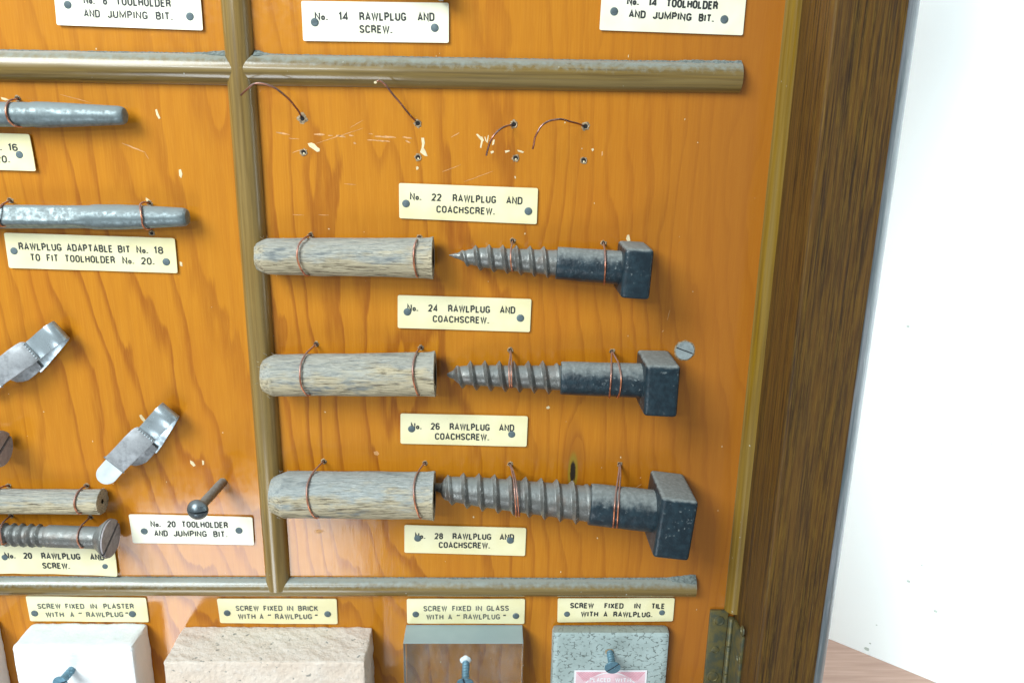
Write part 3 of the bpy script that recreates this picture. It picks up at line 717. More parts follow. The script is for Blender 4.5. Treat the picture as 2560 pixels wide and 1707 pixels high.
def label_plate(label, TL, TR, BR, BL, nails, lines, mat='card', ink='ink', t=0.20, curl=0.0, seed=0, nr=9.5, h0=0.35):
    c = W((TL[0]+BR[0])/2, (TL[1]+BR[1])/2, 0)
    th = thing('label_plate', label, 'label', (c.x, 0, c.z), 'small printed labels nailed to the board')
    nx, nzq = 28, 7; V, F = [], []; rn = vnoise(seed+50)
    def hh(a, b): return h0+0.55+curl*((2*a-1)**2)*0.6+curl*0.8*((2*b-1)**2)*abs(rn(a*3))+0.12*rn(a*4, b*2+3)
    HT = h0+0.55
    GA = [0, .012]+[0.012+0.976*i/(nx-2) for i in range(1, nx-2)]+[.988, 1]; GB = [0, .04]+[0.04+0.92*i/(nzq-2) for i in range(1, nzq-2)]+[.96, 1]
    for j in range(nzq+1):
        for i in range(nx+1):
            a, b = GA[i], GB[j]
            # rounded corners
            u = (TL[0]*(1-a)+TR[0]*a)*(1-b)+(BL[0]*(1-a)+BR[0]*a)*b; v_ = (TL[1]*(1-a)+TR[1]*a)*(1-b)+(BL[1]*(1-a)+BR[1]*a)*b
            if i in (0, nx) and j in (0, nzq):
                u += (1 if i == 0 else -1)*1.3; v_ += (1 if j == 0 else -1)*1.0
            p = W(u, v_, HT); hq = hh(a, b)
            V.append(Vector((p.x, -hq, p.z)))
    for j in range(nzq):
        for i in range(nx):
            q = j*(nx+1)+i; F.append((q, q+nx+1, q+nx+2, q+1))
    n = len(V); V += [Vector((p.x, p.y+0.45, p.z)) for p in V]
    F += [tuple(q+n for q in g)[::-1] for g in F]
    ring = [i for i in range(nx+1)]+[j*(nx+1)+nx for j in range(1, nzq+1)]+[nzq*(nx+1)+i for i in range(nx-1, -1, -1)]+[j*(nx+1) for j in range(nzq-1, 0, -1)]
    for i in range(len(ring)):
        a, b = ring[i], ring[(i+1) % len(ring)]; F.append((a, b, b+n, a+n))
    o = meshobj('plate', V, F, M[mat], th); fixn(o); autosmooth(o, 40)
    # lettering follows the plate's surface
    v, f = text_vf(lines, HT, t)
    uC = lambda p: p
    o_c = (W(*TL, HT), W(*TR, HT), W(*BL, HT))
    e1 = o_c[1]-o_c[0]; e2 = o_c[2]-o_c[0]; det = e1.x*e2.z-e1.z*e2.x
    V2 = []
    for p in v:
        d = p-o_c[0]; a = (d.x*e2.z-d.z*e2.x)/det; b = (e1.x*d.z-e1.z*d.x)/det
        V2.append(Vector((p.x, -(hh(min(1, max(0, a)), min(1, max(0, b)))+0.05)+(p.y+HT), p.z)))
    meshobj('lettering', V2, f, M[ink], th)
    for (u, v_) in nails:
        p = W(u, v_, HT+0.6); r_ = nr*mmpx(u, v_, 1)
        V3, F3 = [], []
        a = 0.5; base_h = HT+0.05
        for rr, d in ((r_, -0.15), (r_, 0.12), (r_*0.9, 0.26), (r_*0.6, 0.34), (r_*0.25, 0.38), (0.01, 0.39)):
            for q in range(18):
                V3.append((p.x+math.cos(q*math.pi/9)*rr, -(base_h+d), p.z+math.sin(q*math.pi/9)*rr))
        for i in range(5):
            for q in range(18): F3.append((i*18+q, i*18+(q+1) % 18, (i+1)*18+(q+1) % 18, (i+1)*18+q))
        F3.append(tuple(range(18)))
        o = meshobj('nail', V3, F3, M['nail'], th); fixn(o); autosmooth(o, 50)
    return th

label_plate('cream label No. 8 TOOLHOLDER AND JUMPING BIT, at the top left corner', (133, -40), (500, -26), (508, 77), (143, 63.5), [(168, 12.5), (474, 42)],
    [(210, 11, 428, 20, 21, [('No.', 210, 238), ('8', 258, 269), ('TOOLHOLDER', 290, 428.5)]), (211, 44, 433, 52, 20, [('AND', 211, 251.5), ('JUMPING', 269, 370.5), ('BIT.', 390, 433)])], 'cardw', 'ink', .20, 0.5, 1, 10)
label_plate('cream label reading No. 14 RAWLPLUG AND SCREW, above the upper right moulding', (753, 3), (1122, 8), (1122, 108), (758, 103), [(786, 56), (1086.6, 70)],
    [(787, 52, 1087, 54, 21.5, [('No.', 787, 820), ('14', 846.4, 872.3), ('RAWLPLUG', 898.5, 1015.8), ('AND', 1044, 1086.6)]), (898, 83.5, 981, 85, 20.5, [('SCREW.', 898.5, 981)])], 'cardw', 'ink', .20, 0.2, 2, 10)
label_plate('cream label No. 14 TOOLHOLDER AND JUMPING BIT, at top right beside the post', (1505, -24), (1866, -12), (1857, 89), (1498.5, 76), [(1535.7, 29), (1811.6, 49)],
    [(1566, 13.4, 1794, 26, 21.5, [('No.', 1566.4, 1596.7), ('14', 1619, 1643), ('TOOLHOLDER', 1664.6, 1794)]), (1571, 45, 1784, 57, 19.8, [('AND', 1571, 1613.7), ('JUMPING', 1630.4, 1728.3), ('BIT.', 1745, 1784)])], 'cardw', 'ink', .23, 0.2, 3, 10)
label_plate('cream label ending in 16 and 20, cut off by the left edge', (-300, 325), (74.4, 335.7), (91.7, 428), (-290, 416), [(47.6, 387.5), (-270, 375)],
    [(-245, 370, 47, 378.6, 18.5, [('RAWLPLUG', -245, -140), ('ADAPTABLE', -128, -45), ('No.', -26, 6), ('16', 21.4, 47)]), (-215, 401, 27, 408, 18.5, [('TO', -215, -190), ('FIT', -178, -150), ('TOOLHOLDER', -135, -45), ('20.', -10, 27)])], 'card', 'ink', .20, 0.8, 4, 10)
label_plate('cream label reading RAWLPLUG ADAPTABLE BIT No. 18, directly under the lower tool bit', (10.4, 581.8), (437, 595.8), (444.3, 682.7), (23.2, 669.6), [(33.6, 628), (414.6, 655.4)],
    [(48, 625, 410, 635.5, 18.5, [('RAWLPLUG', 48.2, 154.8), ('ADAPTABLE', 167.3, 282.7), ('BIT', 295.5, 326.8), ('No.', 341.7, 371), ('18', 384.8, 410)]),
     (77, 652.4, 387, 662.4, 18.2, [('TO', 76.8, 101.8), ('FIT', 117.6, 147.3), ('TOOLHOLDER', 162.8, 288.7), ('No.', 306.5, 336.3), ('20.', 353.3, 387)])], 'card', 'ink', .19, 0.3, 5, 9.5)
label_plate('cream label No. 20 TOOLHOLDER AND JUMPING BIT, under the projecting screw', (322, 1284.7), (631, 1292), (635.4, 1361.3), (333, 1356), [(359.7, 1328.6), (596.7, 1326.8)],
    [(377, 1316.3, 571, 1319.5, 15.8, [('No.', 377, 403), ('20', 419, 440), ('TOOLHOLDER', 454.8, 571)]), (386, 1339.3, 569, 1342.3, 15.5, [('AND', 386.5, 420.4), ('JUMPING', 434.2, 517.9), ('BIT.', 533.7, 569.4)])], 'cardw', 'ink', .20, 0.2, 6, 9)
label_plate('cream label reading No. 20 RAWLPLUG AND SCREW, behind the slotted screw head at lower left', (-38, 1359), (287.8, 1374), (295.4, 1438), (-30, 1430), [(10, 1393.6), (263, 1417)],
    [(13, 1395, 263, 1399, 15.8, [('No.', 13.3, 40.3), ('20', 60, 81.6), ('RAWLPLUG', 104.6, 202.3), ('AND', 226.5, 262.8)]), (107, 1420.4, 176, 1421.5, 15.3, [('SCREW.', 107, 176)])], 'card', 'ink', .21, 0.9, 7, 9)
label_plate('cream label reading No. 22 RAWLPLUG AND COACHSCREW, below the empty wire holes', (997.3, 458), (1345, 470.8), (1341.7, 560.7), (998.2, 545.8), [(1014.6, 509.5), (1320.8, 528.6)],
    [(1025, 500.4, 1306, 511.8, 19, [('No.', 1024.7, 1053.3), ('22', 1078.6, 1103.6), ('RAWLPLUG', 1131.2, 1239.9), ('AND', 1265.2, 1306)]), (1090, 532, 1237, 538, 18.3, [('COACHSCREW.', 1090.5, 1237)])], 'card', 'ink', .19, 0.1, 8, 9.7)
label_plate('cream label reading No. 24 RAWLPLUG AND COACHSCREW, below the smallest coach screw', (994.3, 737.8), (1328.6, 747.6), (1324.7, 830), (994.3, 819.6), [(1018, 780.4), (1300.9, 795.8)],
    [(1018, 778, 1288, 784.4, 18.3, [('No.', 1018, 1045.5), ('24', 1070.2, 1095), ('RAWLPLUG', 1120, 1225), ('AND', 1249.4, 1288)]), (1081, 805.5, 1223, 809.5, 17.5, [('COACHSCREW.', 1081.5, 1222.6)])], 'card', 'ink', .19, 0.1, 9, 9.5)
label_plate('cream label reading No. 26 RAWLPLUG AND COACHSCREW, below the middle coach screw', (1001.2, 1033.4), (1319.6, 1040.2), (1316.4, 1116), (1001.2, 1108.7), [(1028.6, 1073), (1279.2, 1086.4)],
    [(1027, 1072.8, 1285, 1077.8, 17.3, [('No.', 1027, 1053.9), ('26', 1076.8, 1099.4), ('RAWLPLUG', 1123.8, 1224), ('AND', 1247.3, 1285.4)]), (1087, 1098.7, 1223, 1101, 17, [('COACHSCREW.', 1087.2, 1222.6)])], 'card', 'ink', .19, 0.1, 10, 9)
label_plate('cream label reading No. 28 RAWLPLUG AND COACHSCREW, below the largest coach screw', (1011, 1311.9), (1315.5, 1319.3), (1312.5, 1388.7), (1011, 1380.4), [(1044, 1346.4), (1275.6, 1351.5)],
    [(1037, 1346.2, 1285, 1350, 15.8, [('No.', 1037.2, 1063.4), ('28', 1086.3, 1107.7), ('RAWLPLUG', 1131.2, 1228), ('AND', 1248.8, 1285.1)]), (1096, 1369, 1225, 1370.8, 15.5, [('COACHSCREW.', 1096.7, 1225)])], 'card', 'ink', .20, 0.1, 11, 9)
label_plate('cream label reading SCREW FIXED IN PLASTER WITH A RAWLPLUG, above the white plaster block', (63.8, 1489.5), (364.3, 1494), (372, 1554.5), (76, 1551.5), [(85, 1534), (329.6, 1535.8)],
    [(94, 1521, 335, 1521, 13, [('SCREW', 94.4, 153), ('FIXED', 163.8, 212.2), ('IN', 226.5, 244), ('PLASTER', 259, 335.5)]), (115, 1542.2, 322, 1541.5, 13, [('WITH', 114.8, 161.2), ('A', 176, 186.7), ('<', 196.4, 208), ('RAWLPLUG', 216.3, 309.2), ('>', 313, 322)])], 'card', 'inkf', .21, 0.0, 12, 8.7)
label_plate('cream label reading SCREW FIXED IN BRICK WITH A RAWLPLUG, above the brick piece', (542, 1496), (841.3, 1496.5), (843.9, 1559.3), (550.5, 1556.7), [(567, 1533.3), (818.4, 1535.8)],
    [(589, 1526, 796, 1526.5, 13.3, [('SCREW', 589.5, 648), ('FIXED', 659, 706.9), ('IN', 717.6, 734.2), ('BRICK', 745.2, 796)]), (595, 1546.8, 795, 1546.8, 13.3, [('WITH', 595.2, 639.8), ('A', 649.5, 659.4), ('<', 669, 680), ('RAWLPLUG', 687.8, 780.6), ('>', 786.5, 795)])], 'card', 'inkf', .20, 0.0, 13, 8.3)
label_plate('cream label reading SCREW FIXED IN GLASS WITH A RAWLPLUG, above the glass block', (1016.8, 1496.5), (1312.5, 1496.5), (1310.7, 1558.3), (1017.9, 1557.5), [(1039, 1536.3), (1289.8, 1540.4)],
    [(1058, 1527, 1272, 1526, 13.6, [('SCREW', 1058.7, 1118), ('FIXED', 1130.4, 1178), ('IN', 1189, 1205.4), ('GLASS', 1216.3, 1272.4)]), (1066, 1547.8, 1265, 1547.3, 13.3, [('WITH', 1065.8, 1109), ('A', 1120, 1130.4), ('<', 1140.6, 1151.3), ('RAWLPLUG', 1158.4, 1250), ('>', 1256.4, 1264.8)])], 'card', 'inkf', .19, 0.0, 14, 8.3)
label_plate('bold printed cream label SCREW FIXED IN TILE, above the grey tile', (1394.6, 1495.5), (1686.7, 1494), (1682, 1552), (1393.4, 1554.5), [(1417.6, 1535.8), (1655.4, 1532)],
    [(1424, 1519.4, 1662, 1521, 13.8, [('SCREW', 1424.7, 1484.4), ('FIXED', 1510.2, 1558.7), ('IN', 1584.7, 1601.3), ('TILE', 1627.6, 1661.7)]), (1451, 1540.4, 1631, 1542, 13.6, [('WITH', 1451.5, 1495.4), ('A', 1508.2, 1518.4), ('RAWLPLUG.', 1532.4, 1630.6)])], 'card', 'ink', .22, 0.0, 15, 7.5)

# ------------------------------------------------------------------ fibre plugs
AX = {}
def plug(label, a, b, chamf_px, h, flare, seed, mat='fib', bore_shade=True, group='fibre plugs wired to the board', chamfer=True):
    """a=(u,v,r_px) left end axis, b=(u,v,r_px) right end axis"""
    p0 = W(a[0], a[1], h); p1 = W(b[0], b[1], h)
    r0 = a[2]*mmpx(a[0], a[1], h); r1 = b[2]*mmpx(b[0], b[1], h)
    L = (p1-p0).length; ch = chamf_px*mmpx(a[0], a[1], h)
    th = thing('fibre_plug', label, 'wall plug', ((p0.x+p1.x)/2, 0, p0.z), group)
    rn = vnoise(seed); rn2 = vnoise(seed+1)
    rows = []
    if chamfer: rows += [(0, 0.0), (0, r0*0.30), (0, r0*0.74), (ch*0.5, r0*0.88), (ch, r0*0.985), (ch+0.4, r0)]
    else: rows += [(0, r0*0.6), (0, r0)]
    s0 = rows[-1][0]; n = int((L-s0)/0.8)
    for i in range(1, n+1):
        t = i/n; s = s0+(L-s0)*t; fl = flare*max(0, (s-(L-5))/5)**2
        rows.append((s, r0+(r1-r0)*t+fl))
    rb = r1*(0.55 if chamfer else 0.2)
    rows += [(L+0.02, (r1+flare)*0.8), (L, rb), (L-5, rb*0.9), (L-5.2, 0.0)]
    nq = 64
    def rf(s, r, q):
        if r == 0: return 0.0
        k = q*r0
        a_ = 0.20*rn(k/1.3+40, s/22)+0.13*rn2(k/0.55+90, s/9)+0.10*rn2(k/3, s/14)
        e = 0.0
        if s > L-0.9 and s <= L+0.01: e = 0.3*rn(q*9, 3)
        if chamfer and s < ch*1.1: e = 0.35*rn(q*2.6+7, 1)
        return max(0.01, r+a_*min(1, r/2)+e)
    v, f = lathe_vf(p0, p1, rows, nq, rf, (False, False))
    o = meshobj('fibre_body', v, f, [M[mat], M['dark']], th); fixn(o); autosmooth(o, 60)
    # inside of the end hole painted dark for its shade
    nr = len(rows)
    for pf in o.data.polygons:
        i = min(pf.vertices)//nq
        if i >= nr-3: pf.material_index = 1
    # loose fibres
    ax, e2, e3 = frame_of(p0, p1); rnd = random.Random(seed); hv = []
    for i in range(26 if chamfer else 10):
        s = rnd.uniform(1, L); q = rnd.uniform(-0.6, math.pi+0.6); rr = (r0+(r1-r0)*s/L)
        if i % 2: s = rnd.choice([rnd.uniform(0, ch), L-0.5])
        c0 = p0+ax*s+(e2*math.cos(q)+e3*math.sin(q))*(rr*0.97)
        d = (e2*math.cos(q)+e3*math.sin(q))*rnd.uniform(0.3, 1.0)+ax*rnd.uniform(-1.8, 1.8)
        hv.append(tube_vf(smoothpath([c0, c0+d*0.5+Vector((0, 0, rnd.uniform(-.2, .3))), c0+d], 2), 0.055, 4))
    v, f = merge(*hv); x = meshobj('loose_fibres', v, f, M[mat], th); x['kind'] = 'stuff'
    AX[seed] = (p0, p1, max(r0, r1)+0.25)
    return th
plug('grey fibre plug of the No. 24 row, thinnest of the three large plugs', (644, 641, 45), (1083, 645, 50), 24, 8.6, 0.35, 124)
plug('weathered cream fibre plug of the No. 26 row, middle of the three large plugs', (660, 938, 52), (1088, 935, 55), 25, 9.9, 0.4, 126)
plug('pale grey fibre plug of the No. 28 row, thickest and lowest of three', (682, 1235, 58), (1086, 1238, 58.5), 32, 11.0, 0.55, 128, 'fibg')
plug('slim fibre plug with open bored end at lower left above the slotted screw', (-150, 1251, 31), (256, 1253, 31), 10, 5.9, 0.0, 120, chamfer=False)

# ------------------------------------------------------------------ coach screws
def thread_rf(pitch, th, s_a, s_b, core, wd_=0.27, run=1.0):
    def rf(s, r, q):
        if s < s_a-pitch or s > s_b+pitch: return r
        ph = (s-s_a-pitch*q/(2*math.pi))/pitch
        k = ph-math.floor(ph+0.5); d = abs(k)
        env = min(1, max(0, (s-s_a+pitch*0.6)/(pitch*run)))*min(1, max(0, (s_b-s)/(pitch*0.6)))
        pr = max(0, 1-d/wd_)
        return r+th*env*(pr**0.95)
    return rf
def box_from_px(front, h, back_h=0.0, bev=0.8, seg=2):
    F_ = [W(u, v, h) for u, v in front]
    V = F_+[Vector((p.x, -back_h, p.z)) for p in F_]
    return bevel_vf(V, [(0, 1, 2, 3), (4, 7, 6, 5), (0, 4, 5, 1), (1, 5, 6, 2), (2, 6, 7, 3), (3, 7, 4, 0)], bev, seg)
def coach(label, tip, head, rshank_px, table, rcrest, pitch_px, u_first, u_end, headfront, hh, seed):
    p0 = W(*tip); p1 = W(*head); th = thing('coach_screw', label, 'coach screw', ((p0.x+p1.x)/2, 0, p1.z), 'coach screws wired to the board')
    L = (p1-p0).length; k = L/(head[0]-tip[0]); mp = mmpx(tip[0]+200, tip[1], 8)
    pitch = pitch_px*k; sa = (u_first-tip[0])*k; sb = (u_end-tip[0])*k; sh = rshank_px*mmpx(head[0]-80, head[1], 10)
    rr1 = table[-1][1]; tb = [((u-tip[0])*k, r_*mp) for u, r_ in table]; rows = []
    n = int(sb/0.22)
    for i in range(n+1):
        s = sb*i/n; r = tb[-1][1]
        for (s0, r0), (s1, r1) in zip(tb, tb[1:]):
            if s0 <= s <= s1: r = r0+(r1-r0)*(s-s0)/(s1-s0); break
        rows.append((s, r))
    v, f = lathe_vf(p0, p1, rows, 56, thread_rf(pitch, (rcrest-rr1+3.5)*mp, sa, sb, None, 0.22, 1.2), (True, True))
    o = meshobj('threaded_shaft', v, f, M['zinc'], th); fixn(o); autosmooth(o, 50)
    rn = vnoise(seed)
    rows = [(sb-0.05, sh*0.955), (sb+0.15, sh*0.985), (sb+0.5, sh)]+[(sb+0.5+(L-sb-0.5)*i/12, sh*(1+0.03*i/12)) for i in range(1, 13)]+[(L+1, sh*1.03)]
    v, f = lathe_vf(p0, p1, rows, 48, lambda s, r, q: r+0.10*rn(q*3, s/5), (True, True))
    o = meshobj('shank', v, f, M['japan'], th); fixn(o); autosmooth(o, 50)
    v, f = box_from_px(headfront, hh, 0.3, 1.9, 3); o = meshobj('square_head', v, f, M['japan'], th); fixn(o); autosmooth(o, 40)
    AX[seed] = (p0, p1, sh+0.1); AX[seed+1000] = (p0, p1, rcrest*mp)
    return th
coach('black square headed coach screw of the No. 24 row, smallest of the three', (1123, 638, 6.5), (1556, 670, 11.5), 40.5, [(1123, 1), (1135, 5), (1150, 9), (1171, 18), (1190, 22), (1207, 25), (1300, 28.5), (1392, 32)], 37.5, 34.0, 1154, 1392,
      [(1565, 621), (1637, 625), (1624, 751), (1551, 746)], 22.5, 224)
coach('black square headed coach screw of the No. 26 row, beside the flush slotted screw', (1118, 936, 7.5), (1612, 951, 12.5), 41.5, [(1118, 3), (1127, 8), (1134, 11), (1146, 21), (1165, 24), (1200, 26), (1300, 28), (1403, 31)], 40.0, 36.2, 1141, 1403,
      [(1617, 914), (1703, 916), (1693, 1045), (1609, 1041)], 24.5, 226)
coach('largest coach screw, of the No. 28 row, with a thick dusty square head', (1088, 1217, 9.0), (1636, 1277, 15.0), 50.5, [(1088, 10), (1103, 12), (1108, 22), (1116, 29), (1135, 31), (1200, 36), (1300, 39), (1474, 44)], 51.0, 38.8, 1118, 1474,
      [(1657, 1245), (1748, 1256), (1722, 1404), (1632, 1394)], 29.5, 228)

# ------------------------------------------------------------------ copper wires
def cyl_hit(key, u, v, extra=0.45):
    p0, p1, R = AX[key]; ax = (p1-p0).normalized(); d = ray(u, v); o_ = CAM-p0
    dp = d-ax*d.dot(ax); op = o_-ax*o_.dot(ax); A_ = dp.dot(dp); B_ = dp.dot(op); C_ = op.dot(op)-(R+extra)**2
    disc = B_*B_-A_*C_
    if disc >= 0: return CAM+d*((-B_-math.sqrt(disc))/A_), True
    p = CAM+d*(-B_/A_)
    q = p0+ax*((p-p0).dot(ax)); dist = (p-q).length
    return (p, dist < (R+extra)*1.12)
NWIRE = 'copper tie wires holding the exhibits'
def wire_on(label, key, pts, r=0.40, mat='copper', twin=None):
    """first pt is the hole in the board, the rest lie on the exhibit; tail tucks behind"""
    P = [None]*len(pts); P[0] = W(*pts[0], -1.5)
    hole0 = W(*pts[0], 0.2); idx = []
    for i in range(1, len(pts)):
        p, ok = cyl_hit(key, *pts[i])
        if ok: P[i] = p; idx.append(i)
    first = idx[0] if idx else len(pts)-1
    hf = -P[first].y if idx else 6
    for i in range(1, first): P[i] = W(*pts[i], hf*i/first)
    for i in range(first, len(pts)):
        if P[i] is None: P[i] = W(*pts[i], max(1.0, -P[i-1].y*0.5))
    last = P[-1]; ax = (AX[key][1]-AX[key][0]).normalized()
    tail = Vector((last.x+0.6, last.y*0.45, last.z-0.2)); tail2 = Vector((last.x+1.0, 1.0, last.z+0.2))
    path = smoothpath([P[0], hole0]+P[1:]+[tail, tail2], 5)
    v, f = tube_vf(path, r, 8); o = meshobj('copper_wire', v, f, M[mat], None, origin=hole0); fixn(o); autosmooth(o, 60)
    return tag(o, label, 'wire', NWIRE)
def fixr(key, R): a, b, _ = AX[key]; AX[key] = (a, b, R)
wire_on('copper wire round the left end of the smallest fibre plug', 124, [(776, 588), (762, 595), (749, 608), (743.5, 626), (743.5, 647), (749, 665), (756, 678), (767, 689)])
wire_on('copper wire round the right end of the smallest fibre plug', 124, [(1049, 594), (1040.5, 602), (1035, 620), (1034, 641), (1035.4, 665), (1039, 680), (1043.5, 692)])
wire_on('copper wire round the thread of the smallest coach screw', 1224, [(1281.5, 602), (1279.5, 613), (1277, 628), (1276.5, 647), (1278, 665), (1281.5, 678)], 0.36)
wire_on('thin copper wire round the black shank of the smallest coach screw', 224, [(1509, 608), (1512, 626), (1513.7, 647), (1513, 677), (1511, 709)], 0.42)
wire_on('copper wire round the left end of the middle fibre plug', 126, [(790.5, 860), (778.6, 870.6), (763.7, 885.5), (753, 906), (749.7, 930), (751, 954), (757.7, 975), (772, 988)])
wire_on('copper wire round the right end of the middle fibre plug', 126, [(1052, 869), (1042, 879.5), (1034.5, 900), (1031.5, 927), (1034, 954), (1040, 975), (1046.4, 988)])
wire_on('left strand of copper wire round the thread of the middle coach screw', 1226, [(1276, 875), (1275.6, 891), (1272.6, 912), (1273, 945), (1275, 969)], 0.36)
wire_on('right strand of copper wire round the thread of the middle coach screw', 1226, [(1276.5, 876), (1278.5, 893), (1278.6, 918), (1278.5, 945), (1280, 969)], 0.36)
wire_on('left strand of bright copper wire round the black shank of the middle coach screw', 226, [(1530, 878), (1528.6, 897), (1528.6, 921), (1527, 951), (1525, 978), (1523, 994)], 0.40)
wire_on('right strand of bright copper wire round the black shank of the middle coach screw', 226, [(1530.5, 879), (1536, 888.5), (1546.4, 909), (1552.4, 936), (1552.4, 960), (1549.4, 981), (1543.5, 994)], 0.40)
wire_on('copper wire round the left end of the largest fibre plug', 128, [(809.5, 1153), (797.6, 1164), (781, 1183), (769.3, 1207), (766.4, 1231), (769.3, 1258), (778.3, 1281.5), (793, 1294)])
wire_on('copper wire round the right end of the largest fibre plug', 128, [(1062.5, 1157), (1050.6, 1171), (1038.7, 1192), (1034.2, 1219), (1035.7, 1249), (1043, 1278.6), (1053, 1295)])
wire_on('left strand of copper wire round the thread of the largest coach screw', 1228, [(1275, 1159.5), (1280, 1180), (1284.5, 1204), (1287, 1234), (1289, 1264), (1291, 1290)], 0.38)
wire_on('right strand of copper wire round the thread of the largest coach screw', 1228, [(1276, 1160), (1284, 1180), (1289.5, 1204), (1293, 1234), (1295.5, 1264), (1298, 1290)], 0.38)
wire_on('left strand of copper wire round the dusty shank of the largest coach screw', 228, [(1549, 1159.5), (1546, 1189), (1541.5, 1219), (1538, 1249), (1535.5, 1278.6), (1532.5, 1318)], 0.42)
wire_on('right strand of copper wire round the dusty shank of the largest coach screw', 228, [(1550.5, 1159.5), (1551, 1189), (1549, 1219), (1547, 1249), (1545, 1278.6), (1542, 1318)], 0.42)
wire_on('copper wire near the bored end of the slim fibre plug', 120, [(216.8, 1213.8), (204, 1220), (192.6, 1231.6), (186.2, 1247), (185.7, 1262), (190, 1275), (200, 1283)])
wire_on('copper wire at the left edge over the slim fibre plug', 120, [(21.7, 1213.8), (10, 1215), (-4, 1222), (-14, 1235), (-18, 1252), (-15, 1268), (-8, 1280)])

def free_wire(label, pts, r=0.40):
    P = [W(u, v, h) for u, v, h in pts]; kn_ = vnoise(int(pts[0][0]))
    SP = smoothpath(P, 5); SP = [p+Vector((kn_(i/4.0), kn_(i/3.0, 5), kn_(i/4.0, 9)))*0.16 for i, p in enumerate(SP)]
    v, f = tube_vf(SP, r, 8); o = meshobj('loose_wire', v, f, M['dullcopper'], None, origin=P[-1]); fixn(o); autosmooth(o, 60)
    tag(o, label, 'wire', 'loose bent wires left where an exhibit is missing')
free_wire('loose bent copper wire whose tip lies over the vertical moulding', [(603, 238.5, 9), (612.8, 227.8, 10.5), (627.6, 215, 12), (642.5, 209.8, 12.5), (659.5, 210.4, 12.5), (680.8, 217, 12), (702, 231, 10.5), (721, 248, 8), (738, 267, 5), (748.8, 284, 2), (756.3, 296, -1.5)])
free_wire('loose straight copper wire reaching up over the horizontal moulding', [(940, 205, 9.5), (944, 203, 10), (953, 203.4, 10), (965.6, 214, 9.5), (982.7, 237.4, 8), (1004, 263, 6), (1025, 288.4, 3), (1044.3, 307.6, -1.5)])
free_wire('short loose wire curving down beside the pale zigzag chip', [(1214.8, 389.2, 8), (1219, 375.4, 9), (1227.6, 352, 10), (1238, 335, 10), (1251, 322.3, 8.5), (1265.8, 316, 5.5), (1284, 312.6, -1.5)])
free_wire('loose wire arching like a hook, rightmost of the four loose wires', [(1332.8, 372.2, 11), (1335, 358.4, 12), (1340, 339.3, 13), (1350.9, 320.2, 13.5), (1367.9, 305.3, 13), (1391.2, 299, 11), (1414.6, 301, 8), (1440, 308.5, 4), (1464, 316.5, -1.5)])
v, f = disc_vf(W(939, 207, 10.5), 0.6, 10.9, 7, 0.3, 3)
o = meshobj('paint_fleck', *merge((v, f), ([p+Vector((0, 0.5, 0)) for p in v], [g[::-1] for g in f])), M['chip'], None, origin=W(939, 207, 10)); tag(o, 'tiny white paint fleck on the end of the straight loose wire', 'fleck')

# ------------------------------------------------------------------ tool bits
def bit(label, stations, h, seed, hexupto=None, flutes=False):
    """stations (u, v, r_px)"""
    P = [(W(u, v, h), r_*mmpx(u, v, h)) for u, v, r_ in stations]; p0 = P[0][0]; p1 = P[-1][0]; ax = (p1-p0).normalized()
    th = thing('tool_bit', label, 'tool bit', ((p0.x+p1.x)/2, 0, p0.z), 'steel tool bits wired to the board')
    st = [((p-p0).dot(ax), r_) for p, r_ in P]; rows = []
    for i in range(len(st)-1):
        (s0, r0), (s1, r1) = st[i], st[i+1]; n = max(1, int((s1-s0)/1.2))
        for k in range(n): rows.append((s0+(s1-s0)*k/n, r0+(r1-r0)*k/n))
    rows.append(st[-1]); rn = vnoise(seed); sx = None
    if hexupto: sx = (W(hexupto, stations[0][1], h)-p0).dot(ax)
    def rf(s, r, q):
        e = 0.05*rn(q*4, s/3)
        if sx is not None:
            f_ = min(1, max(0, (sx-s)/9.0)); f_ = f_*f_*(3-2*f_)
            a_ = (q-math.radians(20)) % (math.pi/2)-math.pi/4; poly = r*0.84/max(math.cos(a_), 0.72)
            r = r*(1-f_)+min(r*1.02, poly)*f_
        return r+e
    v, f = lathe_vf(p0, p1, rows, 64, rf); o = meshobj('bit_body', v, f, M['steel'], th); fixn(o); autosmooth(o, 28)
    AX[seed] = (p0, p1, max(r_ for s, r_ in st)); return th
bit('grey steel tool bit with blunt tapered end, upper of the two at left', [(-120, 285, 30), (70, 283, 30), (76, 283, 29.3), (84, 282, 30.5), (95, 282, 31.5), (120, 282, 31.3), (297, 288.5, 23), (306, 289, 21.5), (312, 289, 18.5), (315, 289.5, 13), (316.5, 289.5, 6), (317, 289.5, 0.5)], 5.9, 316)
bit('steel tool bit with faceted shaft and rounded tapered end, lower of the two at left', [(-120, 542, 30.5), (228, 541.5, 29.5), (234, 541.5, 30.5), (240, 541.5, 31), (300, 542, 31), (345, 542, 29.5), (456, 543, 23), (464, 543, 21.5), (469, 543, 17.5), (472, 543, 10), (473, 543, 0.5)], 5.9, 318, 235)
wire_on('copper wire round the waist of the upper tool bit', 316, [(44.6, 247), (32.7, 249.5), (22.3, 253), (15.5, 265), (14.9, 282.7), (20.8, 300.6), (32.7, 312), (42, 316)])
wire_on('copper wire round the tapered end of the lower tool bit', 318, [(373.5, 508), (360, 505.7), (350.6, 512), (351.2, 524.4), (354.2, 545), (357, 563), (366, 573)])
wire_on('copper wire over the faceted shaft of the lower tool bit, at the left edge', 318, [(25.3, 501.2), (14.9, 506.5), (3, 514), (-4, 530), (-4, 548), (2, 565)])

